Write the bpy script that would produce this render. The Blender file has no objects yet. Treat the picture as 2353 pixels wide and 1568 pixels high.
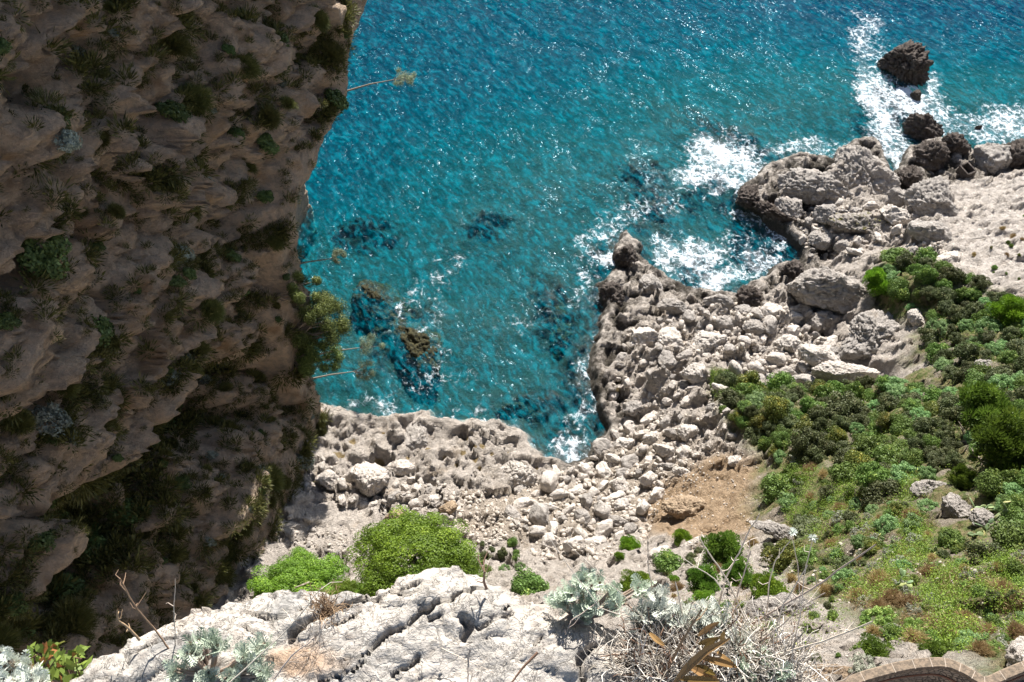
import bpy, bmesh, math, random
import numpy as np
from mathutils import Vector, Matrix, Euler
random.seed(7); RNG = np.random.default_rng(7)
SC = bpy.context.scene; COL = SC.collection
# ------------------------------------------------------------------ camera
CAMH = 100.0; PITCH = 52.0; F = 2037.0; W2 = 1176.5; H2 = 784.0
cam = bpy.data.cameras.new('camera'); camo = bpy.data.objects.new('camera', cam); COL.objects.link(camo)
camo.location = (0, 0, CAMH); camo.rotation_euler = (math.radians(90 - PITCH), 0, 0)
cam.sensor_width = 36; cam.lens = 36 * F / (2 * W2); cam.clip_start = .05; cam.clip_end = 20000
SC.camera = camo
# ------------------------------------------------------------------ sky and sun
SUN_EL = 41.0; SUN_AZ = 10.0           # azimuth clockwise from +Y (straight ahead)
w = bpy.data.worlds.new('World'); SC.world = w; w.use_nodes = True
nt = w.node_tree; nt.nodes.clear()
sky = nt.nodes.new('ShaderNodeTexSky'); sky.sky_type = 'NISHITA'; sky.sun_disc = False
sky.sun_elevation = math.radians(SUN_EL); sky.sun_rotation = math.radians(SUN_AZ); sky.altitude = 50
bg = nt.nodes.new('ShaderNodeBackground'); bg.inputs[1].default_value = .07
wo = nt.nodes.new('ShaderNodeOutputWorld'); nt.links.new(sky.outputs[0], bg.inputs[0]); nt.links.new(bg.outputs[0], wo.inputs[0])
sl = bpy.data.lights.new('sun', 'SUN'); sl.energy = 5.0; sl.angle = math.radians(.5); sl.color = (1, .95, .88)
so = bpy.data.objects.new('sun', sl); COL.objects.link(so)
_e, _a = math.radians(SUN_EL), math.radians(SUN_AZ)
SUN = Vector((math.sin(_a) * math.cos(_e), math.cos(_a) * math.cos(_e), math.sin(_e)))
so.rotation_euler = SUN.to_track_quat('Z', 'Y').to_euler(); so.location = (0, 60, 300)
SC.view_settings.view_transform = 'Standard'; SC.view_settings.look = 'None'; SC.view_settings.gamma = 1
SC.view_settings.exposure = 1.1
cy = SC.cycles
cy.max_bounces = 5; cy.diffuse_bounces = 3; cy.glossy_bounces = 2; cy.transparent_max_bounces = 10; cy.transmission_bounces = 2
cy.sample_clamp_indirect = 4; cy.sample_clamp_direct = 6; cy.caustics_reflective = False; cy.caustics_refractive = False
cy.volume_bounces = 0
SC.render.film_transparent = False

# ------------------------------------------------------------------ numpy noise
_P = np.random.default_rng(3).permutation(256); _P = np.concatenate([_P, _P, _P])
_G = np.random.default_rng(4).normal(size=(256, 3)); _G /= np.linalg.norm(_G, axis=1)[:, None]
def perlin(p):
    p = np.asarray(p, float); i = np.floor(p).astype(int); f = p - i; i &= 255
    u = f * f * f * (f * (f * 6 - 15) + 10); r = 0
    for dx in (0, 1):
        for dy in (0, 1):
            for dz in (0, 1):
                h = _P[_P[_P[(i[..., 0] + dx) & 255] + ((i[..., 1] + dy) & 255)] + ((i[..., 2] + dz) & 255)]
                g = _G[h]; d = g[..., 0] * (f[..., 0] - dx) + g[..., 1] * (f[..., 1] - dy) + g[..., 2] * (f[..., 2] - dz)
                wx = u[..., 0] if dx else 1 - u[..., 0]; wy = u[..., 1] if dy else 1 - u[..., 1]; wz = u[..., 2] if dz else 1 - u[..., 2]
                r = r + d * wx * wy * wz
    return r * 1.5
def fbm(p, oct=4, gain=.5, ridge=False):
    p = np.asarray(p, float); a, s, r = 1., 1., 0
    for k in range(oct):
        n = perlin(p * s + k * 17.3)
        if ridge: n = 1 - 2 * np.abs(n)
        r = r + a * n; a *= gain; s *= 2.03
    return r
def P3(x, y, z=0): 
    x, y = np.broadcast_arrays(x, y); z = np.broadcast_to(z, x.shape); return np.stack([x, y, z], -1)
def worley(x, y, seed=0):
    """F1, F2, cell id on a 2-D jittered grid"""
    ix, iy = np.floor(x).astype(int), np.floor(y).astype(int)
    f1 = np.full(x.shape, 9.); f2 = np.full(x.shape, 9.); cid = np.zeros(x.shape)
    for dx in (-1, 0, 1):
        for dy in (-1, 0, 1):
            h = _P[_P[(ix + dx + seed) & 255] + ((iy + dy) & 255)]
            px = ix + dx + .5 + .42 * _G[h, 0]; py = iy + dy + .5 + .42 * _G[h, 1]
            d = np.hypot(x - px, y - py); new = d < f1
            f2 = np.where(new, f1, np.minimum(f2, d)); cid = np.where(new, h / 255., cid); f1 = np.where(new, d, f1)
    return f1, f2, cid
def facets(x, y, seed):
    """random tilted plane per cell: angular broken faces"""
    ix, iy = np.floor(x).astype(int), np.floor(y).astype(int); f1 = np.full(x.shape, 9.); out = np.zeros(x.shape)
    for dx in (-1, 0, 1):
        for dy in (-1, 0, 1):
            h = _P[_P[(ix + dx + seed) & 255] + ((iy + dy) & 255)]; px = ix + dx + .5 + .42 * _G[h, 0]; py = iy + dy + .5 + .42 * _G[h, 1]
            d = np.hypot(x - px, y - py); new = d < f1; h2 = _P[h + 7]
            out = np.where(new, (x - px) * _G[h2, 0] * 1.6 + (y - py) * _G[h2, 1] * 1.6 + _G[h2, 2] * .35, out); f1 = np.where(new, d, f1)
    return out
def sstep(a, b, x):
    t = np.clip((x - a) / (b - a), 0, 1); return t * t * (3 - 2 * t)
# ------------------------------------------------------------------ the view: photograph pixel (2353 x 1568) to a ray
_c, _s = math.cos(math.radians(PITCH)), math.sin(math.radians(PITCH))
def ray(px, py):
    x = px - W2; u = H2 - py
    return np.stack([x + 0. * u, F * _c + u * _s + 0. * x, -F * _s + u * _c + 0. * x], -1)
def at(px, py, z):
    r = ray(np.asarray(px, float), np.asarray(py, float)); t = (z - CAMH) / r[..., 2]
    return np.stack([r[..., 0] * t, r[..., 1] * t, np.broadcast_to(z, t.shape) + 0.], -1)

# ------------------------------------------------------------------ object helpers
def setp(o, label=None, cat=None, group=None, kind=None):
    if label: o['label'] = label
    if cat: o['category'] = cat
    if group: o['group'] = group
    if kind: o['kind'] = kind
    return o
def link(name, me, mat=None, parent=None):
    o = bpy.data.objects.new(name, me); COL.objects.link(o)
    if mat is not None:
        for m in (mat if isinstance(mat, (list, tuple)) else [mat]): me.materials.append(m)
    if parent: o.parent = parent
    return o
def empty(name, loc=(0, 0, 0), rot=(0, 0, 0)):
    o = bpy.data.objects.new(name, None); COL.objects.link(o); o.location = loc; o.rotation_euler = rot; o.empty_display_size = .2; return o
def npmesh(name, V, Fc, smooth=True):
    """V (n,3); Fc (m,k) equal sided faces"""
    me = bpy.data.meshes.new(name); V = np.asarray(V, np.float32); Fc = np.asarray(Fc, np.int32); m, k = Fc.shape
    me.vertices.add(len(V)); me.vertices.foreach_set('co', V.ravel())
    me.loops.add(m * k); me.loops.foreach_set('vertex_index', Fc.ravel())
    me.polygons.add(m); me.polygons.foreach_set('loop_start', np.arange(0, m * k, k, dtype=np.int32))
    me.polygons.foreach_set('use_smooth', np.full(m, smooth)); me.update(calc_edges=True); me.validate(); return me
def grid_faces(nu, nv, mask=None):
    i = np.arange((nu - 1) * (nv - 1)); a = i // (nv - 1) * nv + i % (nv - 1)
    Fc = np.stack([a, a + nv, a + nv + 1, a + 1], -1)
    return Fc if mask is None else Fc[mask]
def attr(me, name, vals):
    a = me.attributes.new(name, 'FLOAT', 'POINT'); a.data.foreach_set('value', np.asarray(vals, np.float32).ravel())

# ------------------------------------------------------------------ materials
class NT:
    def __init__(s, name):
        s.m = bpy.data.materials.new(name); s.m.use_nodes = True; s.t = s.m.node_tree; s.t.nodes.clear()
        s.out = s.n('ShaderNodeOutputMaterial')
    def n(s, typ, **kw):
        nd = s.t.nodes.new(typ)
        for k, v in kw.items():
            if k[0] == '_': setattr(nd, k[1:], v)
            else:
                sock = nd.inputs[int(k[1:])] if k[0] == 'i' and k[1:].isdigit() else nd.inputs[k.replace('_', ' ')]
                s.set(sock, v)
        return nd
    def set(s, sock, v):
        if isinstance(v, bpy.types.NodeSocket): s.t.links.new(v, sock)
        elif isinstance(v, bpy.types.Node): s.t.links.new(v.outputs[0], sock)
        elif isinstance(v, (tuple, list)) and len(v) == 3 and sock.type == 'RGBA': sock.default_value = (*v, 1)
        else: sock.default_value = v
    def noise(s, vec, scale, detail=4, rough=.55, dist=0): return s.n('ShaderNodeTexNoise', Vector=vec, Scale=scale, Detail=detail, Roughness=rough, Distortion=dist).outputs[0]
    def math(s, op, a, b=0., clamp=False):
        nd = s.n('ShaderNodeMath', _operation=op, i0=a, i1=b); nd.use_clamp = clamp; return nd.outputs[0]
    def ramp(s, f, a, b, lo=0., hi=1.):
        nd = s.n('ShaderNodeMapRange', i0=f, i1=a, i2=b, i3=lo, i4=hi); nd.interpolation_type = 'SMOOTHSTEP'; return nd.outputs[0]
    def mix(s, f, a, b):
        nd = s.t.nodes.new('ShaderNodeMix'); nd.data_type = 'RGBA'; s.set(nd.inputs[0], f); s.set(nd.inputs[6], a); s.set(nd.inputs[7], b); return nd.outputs[2]
    def attr(s, name): return s.n('ShaderNodeAttribute', _attribute_name=name).outputs['Fac']
    def scale(s, vec, v, rot=(0, 0, 0)): return s.n('ShaderNodeMapping', Vector=vec, Scale=v, Rotation=rot).outputs[0]
    def bump(s, h, dist, strength=1., normal=None):
        nd = s.n('ShaderNodeBump', Height=h, Distance=dist, Strength=strength)
        if normal is not None: s.set(nd.inputs['Normal'], normal)
        return nd.outputs[0]
    def surf(s, sh): s.t.links.new(sh.outputs[0] if isinstance(sh, bpy.types.Node) else sh, s.out.inputs[0]); return s.m
def rock_material(name, pale, grey, warm, world=False, dark=0., scale=1., bumpd=.12, wet=False, cracks=.12, extra=None):
    k = NT(name)
    tc = k.n('ShaderNodeTexCoord'); geo = k.n('ShaderNodeNewGeometry')
    vec = geo.outputs['Position'] if world else tc.outputs['Object']
    n1 = k.noise(vec, .35 * scale, 5, .6); n2 = k.noise(vec, 1.7 * scale, 6, .65, .4); n3 = k.noise(vec, 9 * scale, 5, .7)
    st = k.noise(k.scale(vec, (1., 1., 3.5), (.5, .35, .3)), 1.3 * scale, 7, .68, .6)
    c = k.mix(k.ramp(n2, .4, .62), pale, grey)
    c = k.mix(k.ramp(n1, .56, .72, 0, .75), c, warm)
    c = k.mix(k.ramp(st, .62, .78, 0, .55), c, tuple(v * .55 for v in grey))
    c = k.mix(k.ramp(n3, .35, .75, 0, .5), c, tuple(min(1, v * 1.12) for v in pale))
    if extra: c = extra(k, c, geo, n1, n2, n3)
    if wet:   # dark algae and lichen band just above the waterline
        z = k.n('ShaderNodeSeparateXYZ', Vector=geo.outputs['Position']).outputs[2]
        zz = k.math('ADD', z, k.math('MULTIPLY', k.math('SUBTRACT', n1, .5), -5.))
        zz = k.math('ADD', zz, k.math('MULTIPLY', k.math('SUBTRACT', n2, .5), -3.))
        wetc = k.mix(k.ramp(n3, .45, .6), (.035, .030, .024), (.10, .085, .06))
        zz = k.math('ADD', zz, k.math('MULTIPLY', k.attr('dry'), 2.2)) if extra is not None and name == 'limestone_ground' else zz
        c = k.mix(k.ramp(zz, .7, 2.6, .93, 0.), c, wetc)
    rd = k.noise(vec, 3.2 * scale, 6, .7, .8); rd = k.math('ABSOLUTE', k.math('SUBTRACT', rd, .5)); rd = k.ramp(rd, 0., .012)
    c = k.mix(k.math('MULTIPLY', k.math('SUBTRACT', 1., rd), .22), c, tuple(v * .5 for v in grey))
    b = k.math('ADD', k.math('MULTIPLY', st, 1.5), k.math('MULTIPLY', n3, .5)); b = k.math('ADD', b, k.math('MULTIPLY', rd, .22)); b = k.math('ADD', b, k.math('MULTIPLY', k.noise(vec, 28 * scale, 4, .7), .1))
    vo = k.n('ShaderNodeTexVoronoi', _feature='DISTANCE_TO_EDGE', Vector=k.n('ShaderNodeVectorMath', _operation='ADD', i0=vec, i1=k.n('ShaderNodeVectorMath', _operation='SCALE', i0=k.n('ShaderNodeTexNoise', Vector=vec, Scale=1.5 * scale, Detail=4).outputs[1], Scale=.9).outputs[0]).outputs[0], Scale=.8 * scale).outputs[0]
    b = k.math('ADD', b, k.math('MULTIPLY', k.ramp(vo, 0., .06), cracks))
    nrm = k.bump(b, bumpd * 1.5)
    p = k.n('ShaderNodeBsdfPrincipled', Base_Color=c, Roughness=.88, Normal=nrm); p.inputs['Specular IOR Level'].default_value = .25
    return k.surf(p)
PALE, GREY, WARM = (.61, .545, .48), (.42, .375, .33), (.55, .43, .32)

# ------------------------------------------------------------------ terrain: land and seabed, one sheet
SHORE = [(-400,940),(600,930),(745,930),(765,937),(800,950),(850,957),(900,962),(930,955),(945,950),(985,950),(995,962),(1040,970),(1100,968),(1150,968),(1185,985),(1215,1010),(1225,1035),(1245,1050),(1270,1055),(1290,1065),(1305,1070),
 (1330,1062),(1350,1045),(1375,1020),(1390,1000),(1388,975),(1375,945),(1365,910),(1355,870),(1358,830),(1365,790),(1375,750),(1385,715),(1380,680),(1377,655),(1400,640),(1415,615),(1405,590),(1420,560),(1435,532),(1450,545),(1470,565),(1467,590),
 (1482,607),(1520,632),(1560,657),(1600,672),(1650,675),(1690,683),(1702,664),(1730,650),(1760,640),(1770,620),(1800,605),(1830,600),(1842,580),(1825,560),(1795,540),(1770,520),(1740,495),(1712,470),(1695,445),(1710,425),(1740,410),(1760,385),(1800,370),
 (1830,362),(1870,365),(1910,372),(1925,352),(1955,330),(1995,322),(2020,330),(2035,370),(2045,415),(2060,403),(2068,375),(2080,350),(2110,335),(2150,327),(2190,325),(2225,345),(2250,372),(2262,388),(2275,350),(2300,335),(2353,340),(2500,330),(2900,300),(2900,3000),(-400,3000)]
_SH = np.array(SHORE[:-2], float); _S3 = at(_SH[:, 0], _SH[:, 1], 0.)[:, :2]
_S3 = np.vstack([_S3, [[400, -60]], [[-400, -60]], [[-400, _S3[0, 1]]]])
CTRL = [(2300,480,8),(2353,600,15),(2200,430,3),(2353,400,4),(2100,560,8),(2000,600,6),(2100,650,12),(2300,700,19),(1900,680,3),(2000,760,4.6),(1780,700,3.5),(1700,780,4),(1600,720,3),(1500,750,3),(1430,850,3),(1600,820,6),(1500,950,5),(1650,920,11),(1800,880,8),(1950,850,8),
 (1850,420,1.6),(1950,480,2.6),(1850,520,1.8),(2000,400,1.8),(2100,450,3),(2050,520,5.5),(1430,600,1.6),(1450,680,2.5),
 (2100,820,13),(2250,800,20),(2353,850,26),(1750,950,14),(1900,950,16),(2050,950,20),(2200,950,27),(2330,1000,33),(1450,1050,5),(1600,1040,8),(1720,1060,14),(1850,1080,21),(2000,1080,27),(2150,1120,34),(2353,1150,42),(1400,1150,5.5),(1550,1150,9),(1700,1150,15),(1650,1200,15),(1850,1200,27),(2000,1220,34),(2150,1240,41),(2353,1280,50),
 (750,1000,2.2),(850,1050,2.6),(1000,1050,2.6),(1150,1080,3),(1250,1130,4),(750,1150,4),(900,1180,5),(1100,1200,6),(700,1230,6),(850,1250,7),(1200,1260,9),(1350,1240,9),(1450,1250,12),(1550,1260,20),(1700,1280,27),(1850,1300,34),(2000,1330,42),(2150,1350,48),(2353,1420,58),
 (1300,1320,18),(1450,1340,26),(1600,1380,36),(1750,1400,43),(1900,1430,50),(2100,1450,57),(2250,1480,62),(2353,1520,66),(1750,1500,56),(1900,1540,64),(1100,1300,12),(900,1300,12),(700,1330,10),(500,1450,16),(300,1500,20),(1000,1450,30),(700,1450,24),(1300,1500,48),(1000,1560,46),(1600,1560,62)]
_C = np.array(CTRL, float); _CP = at(_C[:, 0], _C[:, 1], _C[:, 2])
_CP = np.vstack([_CP, [[150, 130, 25], [150, 60, 70], [150, 0, 95], [110, 20, 85], [60, 0, 78], [20, 0, 64], [-30, 0, 45], [-45, 40, 25], [-60, 0, 45], [-60, 60, 12], [200, 120, 40]]])
def _rbf_fit(P, v):
    r = np.hypot(P[:, None, 0] - P[None, :, 0], P[:, None, 1] - P[None, :, 1])
    n = len(P); A = np.zeros((n + 3, n + 3)); A[:n, :n] = r + np.eye(n) * -.6; A[:n, n] = 1; A[:n, n + 1:] = P[:, :2]; A[n, :n] = 1; A[n + 1:, :n] = P[:, :2].T
    return np.linalg.solve(A, np.r_[v, 0, 0, 0])
def _rbf_eval(P, c, x, y):
    r = c[-3] + c[-2] * x + c[-1] * y
    for i in range(len(P)): r = r + c[i] * np.hypot(x - P[i, 0], y - P[i, 1])
    return r
_RC = _rbf_fit(_CP, _CP[:, 2])
def poly_inside(poly, x, y):
    ins = np.zeros(x.shape, bool); n = len(poly)
    for i in range(n):
        x1, y1 = poly[i]; x2, y2 = poly[(i + 1) % n]
        if y1 == y2: continue
        ins ^= ((y1 > y) != (y2 > y)) & (x < (x2 - x1) * (y - y1) / (y2 - y1) + x1)
    return ins
def poly_dist(poly, x, y):
    d = np.full(x.shape, 1e9); n = len(poly)
    for i in range(n):
        a = np.array(poly[i]); b = np.array(poly[(i + 1) % n]); ab = b - a; L = ab @ ab + 1e-9
        t = np.clip(((x - a[0]) * ab[0] + (y - a[1]) * ab[1]) / L, 0, 1)
        d = np.minimum(d, np.hypot(x - a[0] - t * ab[0], y - a[1] - t * ab[1]))
    return d
def blob(px, py, rx, ry, x, y, ang=0.):
    """soft elliptical mask lying on the water plane, centred where the photograph shows it"""
    c = at(px, py, 0.); m = c[1] / 1250. * (2037 / 1250.) * .62   # metres per photograph pixel there (roughly)
    d = np.linalg.norm([c[0], c[1], CAMH]); mx = d / F; my = mx / (CAMH / d)
    ca, sa = math.cos(ang), math.sin(ang); X = (x - c[0]) / mx; Y = (y - c[1]) / my
    return np.exp(-(((X * ca + Y * sa) / rx) ** 2 + ((-X * sa + Y * ca) / ry) ** 2))
# zones: photograph polygons laid on the land
def zpoly(pts, zs):
    p = np.array(pts, float); return at(p[:, 0], p[:, 1], np.array(zs, float) if np.ndim(zs) else zs + 0. * p[:, 0])[:, :2]
def axis(lo, hi, a, b, st, far, n):
    core = np.arange(a, b + st / 2, st); l = a - np.geomspace(1.5, a - lo, n)[::-1]; r = b + np.geomspace(1.5, hi - b, n); return np.r_[l, core, r]
TX = axis(-3000, 3000, -40, 100, .29, 3000, 16); TY = axis(-300, 6000, 3, 126, .29, 6000, 16)
def bed_dark(x, y):
    """rocky, weedy and shade-painted patches of the sea floor"""
    m = 0
    for b in [(915,740,120,42,.80),(820,480,90,55,.2),(1280,690,60,110,.4),(1500,440,80,60,.5),(1620,600,60,60,0),(1250,900,80,50,0),(1400,560,50,40,0),(1330,830,40,100,.0),(1700,300,150,40,-.6),(1900,420,60,30,0),(760,680,18,18,0),(1300,980,60,60,0),(1130,480,60,30,0),(1480,380,70,50,0)]:  # first patch: shade painted on the bed under the long rock
        m = np.maximum(m, blob(b[0], b[1], b[2], b[3], x, y, b[4]))
    return m
POOLS = [(779,1040,14),(806,1002,9),(868,1047,13),(1075,999,9),(1107,1017,9),(1090,1022,8),(1064,1036,8),(1022,1043,9),(1092,1050,8),(1049,1063,6),(1102,1070,6),(982,1026,9),(1331,1091,6),(1233,1063,6),(1422,870,8),(1422,890,8),(1130,1040,6),(880,985,7),(935,1040,6),(1170,1030,6)]
DIPS = [(2040,838,11,2.6,4.0),(1905,748,5,2.0,2.5),(1562,862,5,1.4,2.0),(2040,560,5,2,1.),(1840,590,2,1.8,1.0),(2050,470,4,2,1.5),(1600,940,7,1.5,1.2)]
def poolmask(x, y):
    m = np.zeros(x.shape)
    for px, py, r in POOLS: m = np.maximum(m, np.exp(-(((x - at(px, py, 2.5)[0]) ** 2 + (y - at(px, py, 2.5)[1]) ** 2) / (r * .064) ** 2) ** 1.5))
    return m
def hid_(x, y):
    f1, f2, c = worley(x / 2.0 + .3 * fbm(P3(x / 2, y / 2, 3), 3), y / 1.5, 71); return (c - .5) * sstep(0, .2, f2 - f1) - .3 * (1 - sstep(0, .12, f2 - f1))
def rawland(x, y, sd):
    """sd > 0 on land (metres to the shoreline)"""
    inland = np.maximum(_rbf_eval(_CP, _RC, x, y), 1.2)
    up = sstep(0, 9, sd); n = fbm(P3(x / 9, y / 9), 4); n2 = fbm(P3(x / 2.2, y / 2.2, 5), 5, .55)
    f1, f2, cid = worley(x / 3.1 + .35 * n2, y / 2.6 + .35 * fbm(P3(x / 3, y / 3, 9), 2), 11); g1, g2, gid = worley(x / 1.15 + .2 * n2, y / 1.15, 31)
    blocky = (cid - .5) * 1.5 * sstep(0, .25, f2 - f1) - .5 * (1 - sstep(0, .14, f2 - f1)) + (gid - .5) * .45 - .2 * (1 - sstep(0, .12, g2 - g1))
    edge = .25 + 1.5 * sstep(-.15, .9, sd) * (1 - sstep(12, 30, sd))
    rough = 1 - .55 * smoothz(x, y)
    blocky = blocky + .8 * facets(x / 2.2 + .2 * n2, y / 1.9, 23) + .35 * facets(x / .8, y / .8, 57)
    h = edge + (inland - 1.6) * up + rough * (.8 * n * sstep(1, 12, sd) + .42 * n2 * sstep(.2, 2, sd) + .75 * blocky * sstep(.2, 2.5, sd))
    rug = sstep(0, 3, sd) * (1 - sstep(14, 24, sd)) * rough
    h = h + rug * (.22 * np.abs(fbm(P3(x / 1.7, y / 1.3, 44), 4, .6)) - .1 + .35 * (hid_(x, y)) + 1.0 * facets(x / 4.2 + .15 * n2, y / 3.4, 83))
    slab = sstep(-1.5, 2, np.where(poly_inside(SLABR, x, y), 1, -1) * poly_dist(SLABR, x, y)); h = h + slab * (.65 * np.abs(fbm(P3(x / 5, y / 1.8, 61), 5, .6)) - .4)
    for px, py, z_, r_, d_ in DIPS:
        q = at(px, py, z_); h = h - d_ * np.exp(-((x - q[0]) ** 2 + (y - q[1]) ** 2) / r_ ** 2)
    h = np.maximum(h, .12 + .2 * n2) - .5 * poolmask(x + .35 * n2, y + .3 * n)
    # seabed
    far = sstep(15, 75, -sd); bd = bed_dark(x, y)
    bed = -1.2 - 2.4 * sstep(0, 3.5, -sd) - 12 * far - 5 * far * sstep(20, 90, x) - 1.2 * fbm(P3(x / 11, y / 11, 3), 3) * sstep(0, 6, -sd)
    bed = bed + bd * (2.0 + 1.5 * n2) * (1 + far * 2)
    bed = np.minimum(bed, -.5)
    t = sstep(-1.1, .05, sd)
    return np.where(sd > .05, h, bed * (1 - t) + .1 * t)
EARTH = zpoly([(1500,1110),(1560,1090),(1640,1045),(1700,1040),(1780,1045),(1760,1090),(1740,1150),(1790,1200),(1700,1230),(1590,1250),(1500,1230),(1480,1180)], [8,8,9,13,17,17,17,22,20,17,12,9])
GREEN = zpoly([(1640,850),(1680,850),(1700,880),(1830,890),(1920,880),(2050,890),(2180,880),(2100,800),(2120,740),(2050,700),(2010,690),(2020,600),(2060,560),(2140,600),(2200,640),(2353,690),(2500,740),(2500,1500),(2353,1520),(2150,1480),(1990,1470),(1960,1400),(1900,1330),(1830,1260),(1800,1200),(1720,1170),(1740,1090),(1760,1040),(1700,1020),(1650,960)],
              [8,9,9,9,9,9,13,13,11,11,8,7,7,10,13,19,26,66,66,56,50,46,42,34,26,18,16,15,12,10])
FIELD = zpoly([(1190,1090),(1330,1080),(1400,1020),(1420,985),(1520,960),(1600,1050),(1520,1100),(1500,1180),(1440,1260),(1230,1260),(1040,1230),(1060,1140)], 6.)
SMOOTH = zpoly([(690,1130),(880,1170),(850,1240),(650,1240)], 5.)
SLABR = zpoly([(2140,420),(2400,380),(2500,600),(2353,660),(2250,640),(2160,560)], [3,4,14,16,14,9])
def smoothz(x, y):
    m = np.zeros(x.shape)
    for p, kk in ((EARTH, .7), (FIELD, .75), (SMOOTH, 1), (SLABR, .7)): m = np.maximum(m, kk * sstep(-1.5, 1.5, np.where(poly_inside(p, x, y), 1, -1) * poly_dist(p, x, y)))
    return m
_gx, _gy = np.meshgrid(TX, TY, indexing='ij')
_in = poly_inside(_S3, _gx, _gy)
_wob = .55 * fbm(P3(_gx / 2.4, _gy / 2.4, 2), 4, .6)
SD = np.where(_in, 1, -1) * poly_dist(_S3, _gx, _gy) + _wob
TZ = rawland(_gx, _gy, SD)
def H(x, y):
    i = int(np.clip(np.searchsorted(TX, x) - 1, 0, len(TX) - 2)); j = int(np.clip(np.searchsorted(TY, y) - 1, 0, len(TY) - 2))
    a = (x - TX[i]) / (TX[i + 1] - TX[i]); b = (y - TY[j]) / (TY[j + 1] - TY[j])
    return float((TZ[i, j] * (1 - a) + TZ[i + 1, j] * a) * (1 - b) + (TZ[i, j + 1] * (1 - a) + TZ[i + 1, j + 1] * a) * b)
def hit(px, py):
    """where the line of sight through a photograph pixel meets the land"""
    r = ray(float(px), float(py)); r = r / np.linalg.norm(r); t = 12.; 
    while t < 400:
        p = r * t; z = CAMH + p[2]
        if z <= H(p[0], p[1]) or z < 0: break
        t += .25
    return Vector((p[0], p[1], max(z, H(p[0], p[1])))), t
def zone(poly, s=1.5): return sstep(-s, s, np.where(poly_inside(poly, _gx, _gy), 1, -1) * poly_dist(poly, _gx, _gy) + _wob * 1.5)
me = npmesh('terrain', np.stack([_gx, _gy, TZ], -1).reshape(-1, 3), grid_faces(len(TX), len(TY)))
attr(me, 'earth', zone(EARTH)); attr(me, 'green', zone(GREEN)); attr(me, 'bed', bed_dark(_gx, _gy)); attr(me, 'slab', zone(SLABR)); attr(me, 'field', zone(FIELD)); attr(me, 'pool', poolmask(_gx, _gy)); attr(me, 'dry', sstep(7, 2, _gx) * sstep(50, 56, _gy) + sstep(64, 62, _gy) * sstep(13, 15, _gx))
def terr_extra(k, c, geo, n1, n2, n3):
    c = k.mix(k.math('MULTIPLY', k.attr('slab'), .6), c, k.mix(k.ramp(n2, .45, .65), (.70, .64, .58), (.54, .48, .43)))
    z = k.n('ShaderNodeSeparateXYZ', Vector=geo.outputs['Position']).outputs[2]
    earth = k.mix(k.ramp(n2, .4, .65), (.47, .34, .22), (.33, .23, .14))
    c = k.mix(k.math('MULTIPLY', k.attr('field'), .75), c, k.mix(k.ramp(n3, .4, .6), (.36, .29, .22), (.48, .41, .33)))
    c = k.mix(k.attr('earth'), c, earth)
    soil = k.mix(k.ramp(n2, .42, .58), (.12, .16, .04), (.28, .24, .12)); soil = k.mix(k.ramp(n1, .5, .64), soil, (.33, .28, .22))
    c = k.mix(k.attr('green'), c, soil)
    c = k.mix(k.ramp(k.attr('pool'), .45, .8, 0, .85), c, k.mix(k.ramp(n3, .4, .6), (.20, .13, .04), (.34, .25, .09)))
    sand = k.mix(k.ramp(n1, .35, .7), (.84, .88, .80), (.66, .76, .66))
    rocky = k.mix(k.ramp(n2, .4, .6), (.030, .040, .030), (.10, .10, .055))
    bd = k.ramp(k.math('ADD', k.attr('bed'), k.math('MULTIPLY', k.math('SUBTRACT', n2, .5), 1.5)), .35, .75)
    c = k.mix(k.ramp(z, -.7, -1.6), c, k.mix(bd, sand, rocky))
    return c
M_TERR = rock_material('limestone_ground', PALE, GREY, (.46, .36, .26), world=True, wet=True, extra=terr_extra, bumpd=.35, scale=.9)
terrain = setp(link('terrain', me, M_TERR), kind='structure')

# ------------------------------------------------------------------ the high cliff on the left: a face running away from the camera, overhanging the sea
CF_Y = [0, 10, 37, 44, 52, 65, 110]; CF_X = [-36, -33, -28.2, -26.4, -25.3, -24.5, -14.6]
def xface(y): return np.interp(y, CF_Y, CF_X)
def onface(px, py, off=0.):
    """(y, z) where a line of sight meets the mean cliff face"""
    r = ray(float(px), float(py)); t = np.linspace(.001, .12, 4000); g = r[0] * t - (xface(r[1] * t) - off)
    i = np.argmax(g < 0); tt = t[i]; return r[1] * tt, CAMH + r[2] * tt
SIL = [(855,-60),(852,0),(835,45),(812,95),(800,150),(805,200),(788,262),(752,320),(735,345),(722,400),(697,430),(690,490),(682,540),(672,590),(655,640),(680,700),(700,790),(720,840),(752,868),(762,900),(748,930)]
_sz = np.array([onface(*p) for p in SIL]); _o = np.argsort(_sz[:, 0]); _sz = _sz[_o]
_zy = np.arange(0, 130, .25); _zb = np.interp(_zy, _sz[:, 0], _sz[:, 1]); _zb = np.where(_zy < _sz[0, 0], -6, _zb)
_kk = np.exp(-(np.arange(-8, 9) / 3.5) ** 2); _zb = np.convolve(np.pad(_zb, 8, 'edge'), _kk / _kk.sum(), 'valid')
_zmx = np.array([_zb[max(0, i - 10):i + 15].max() for i in range(len(_zb))])
def zbmax(y): return np.interp(y, _zy, _zmx)
def zbase(y): return np.interp(y, _zy, _zb)
GULLY = np.array([onface(*p) for p in [(600,800),(680,825),(730,850),(650,900),(690,960),(640,1010),(560,1100),(500,1200),(430,1330),(330,1450),(100,1540),(50,1500),(160,1380),(250,1230),(320,1130),(430,1060),(500,950),(530,860)]])
CY = np.r_[np.arange(6, 106, .25), np.linspace(106, 108, 6)]; CZ = np.r_[np.arange(-6, 92, .25), np.geomspace(1, 140, 14) + 92]
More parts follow.
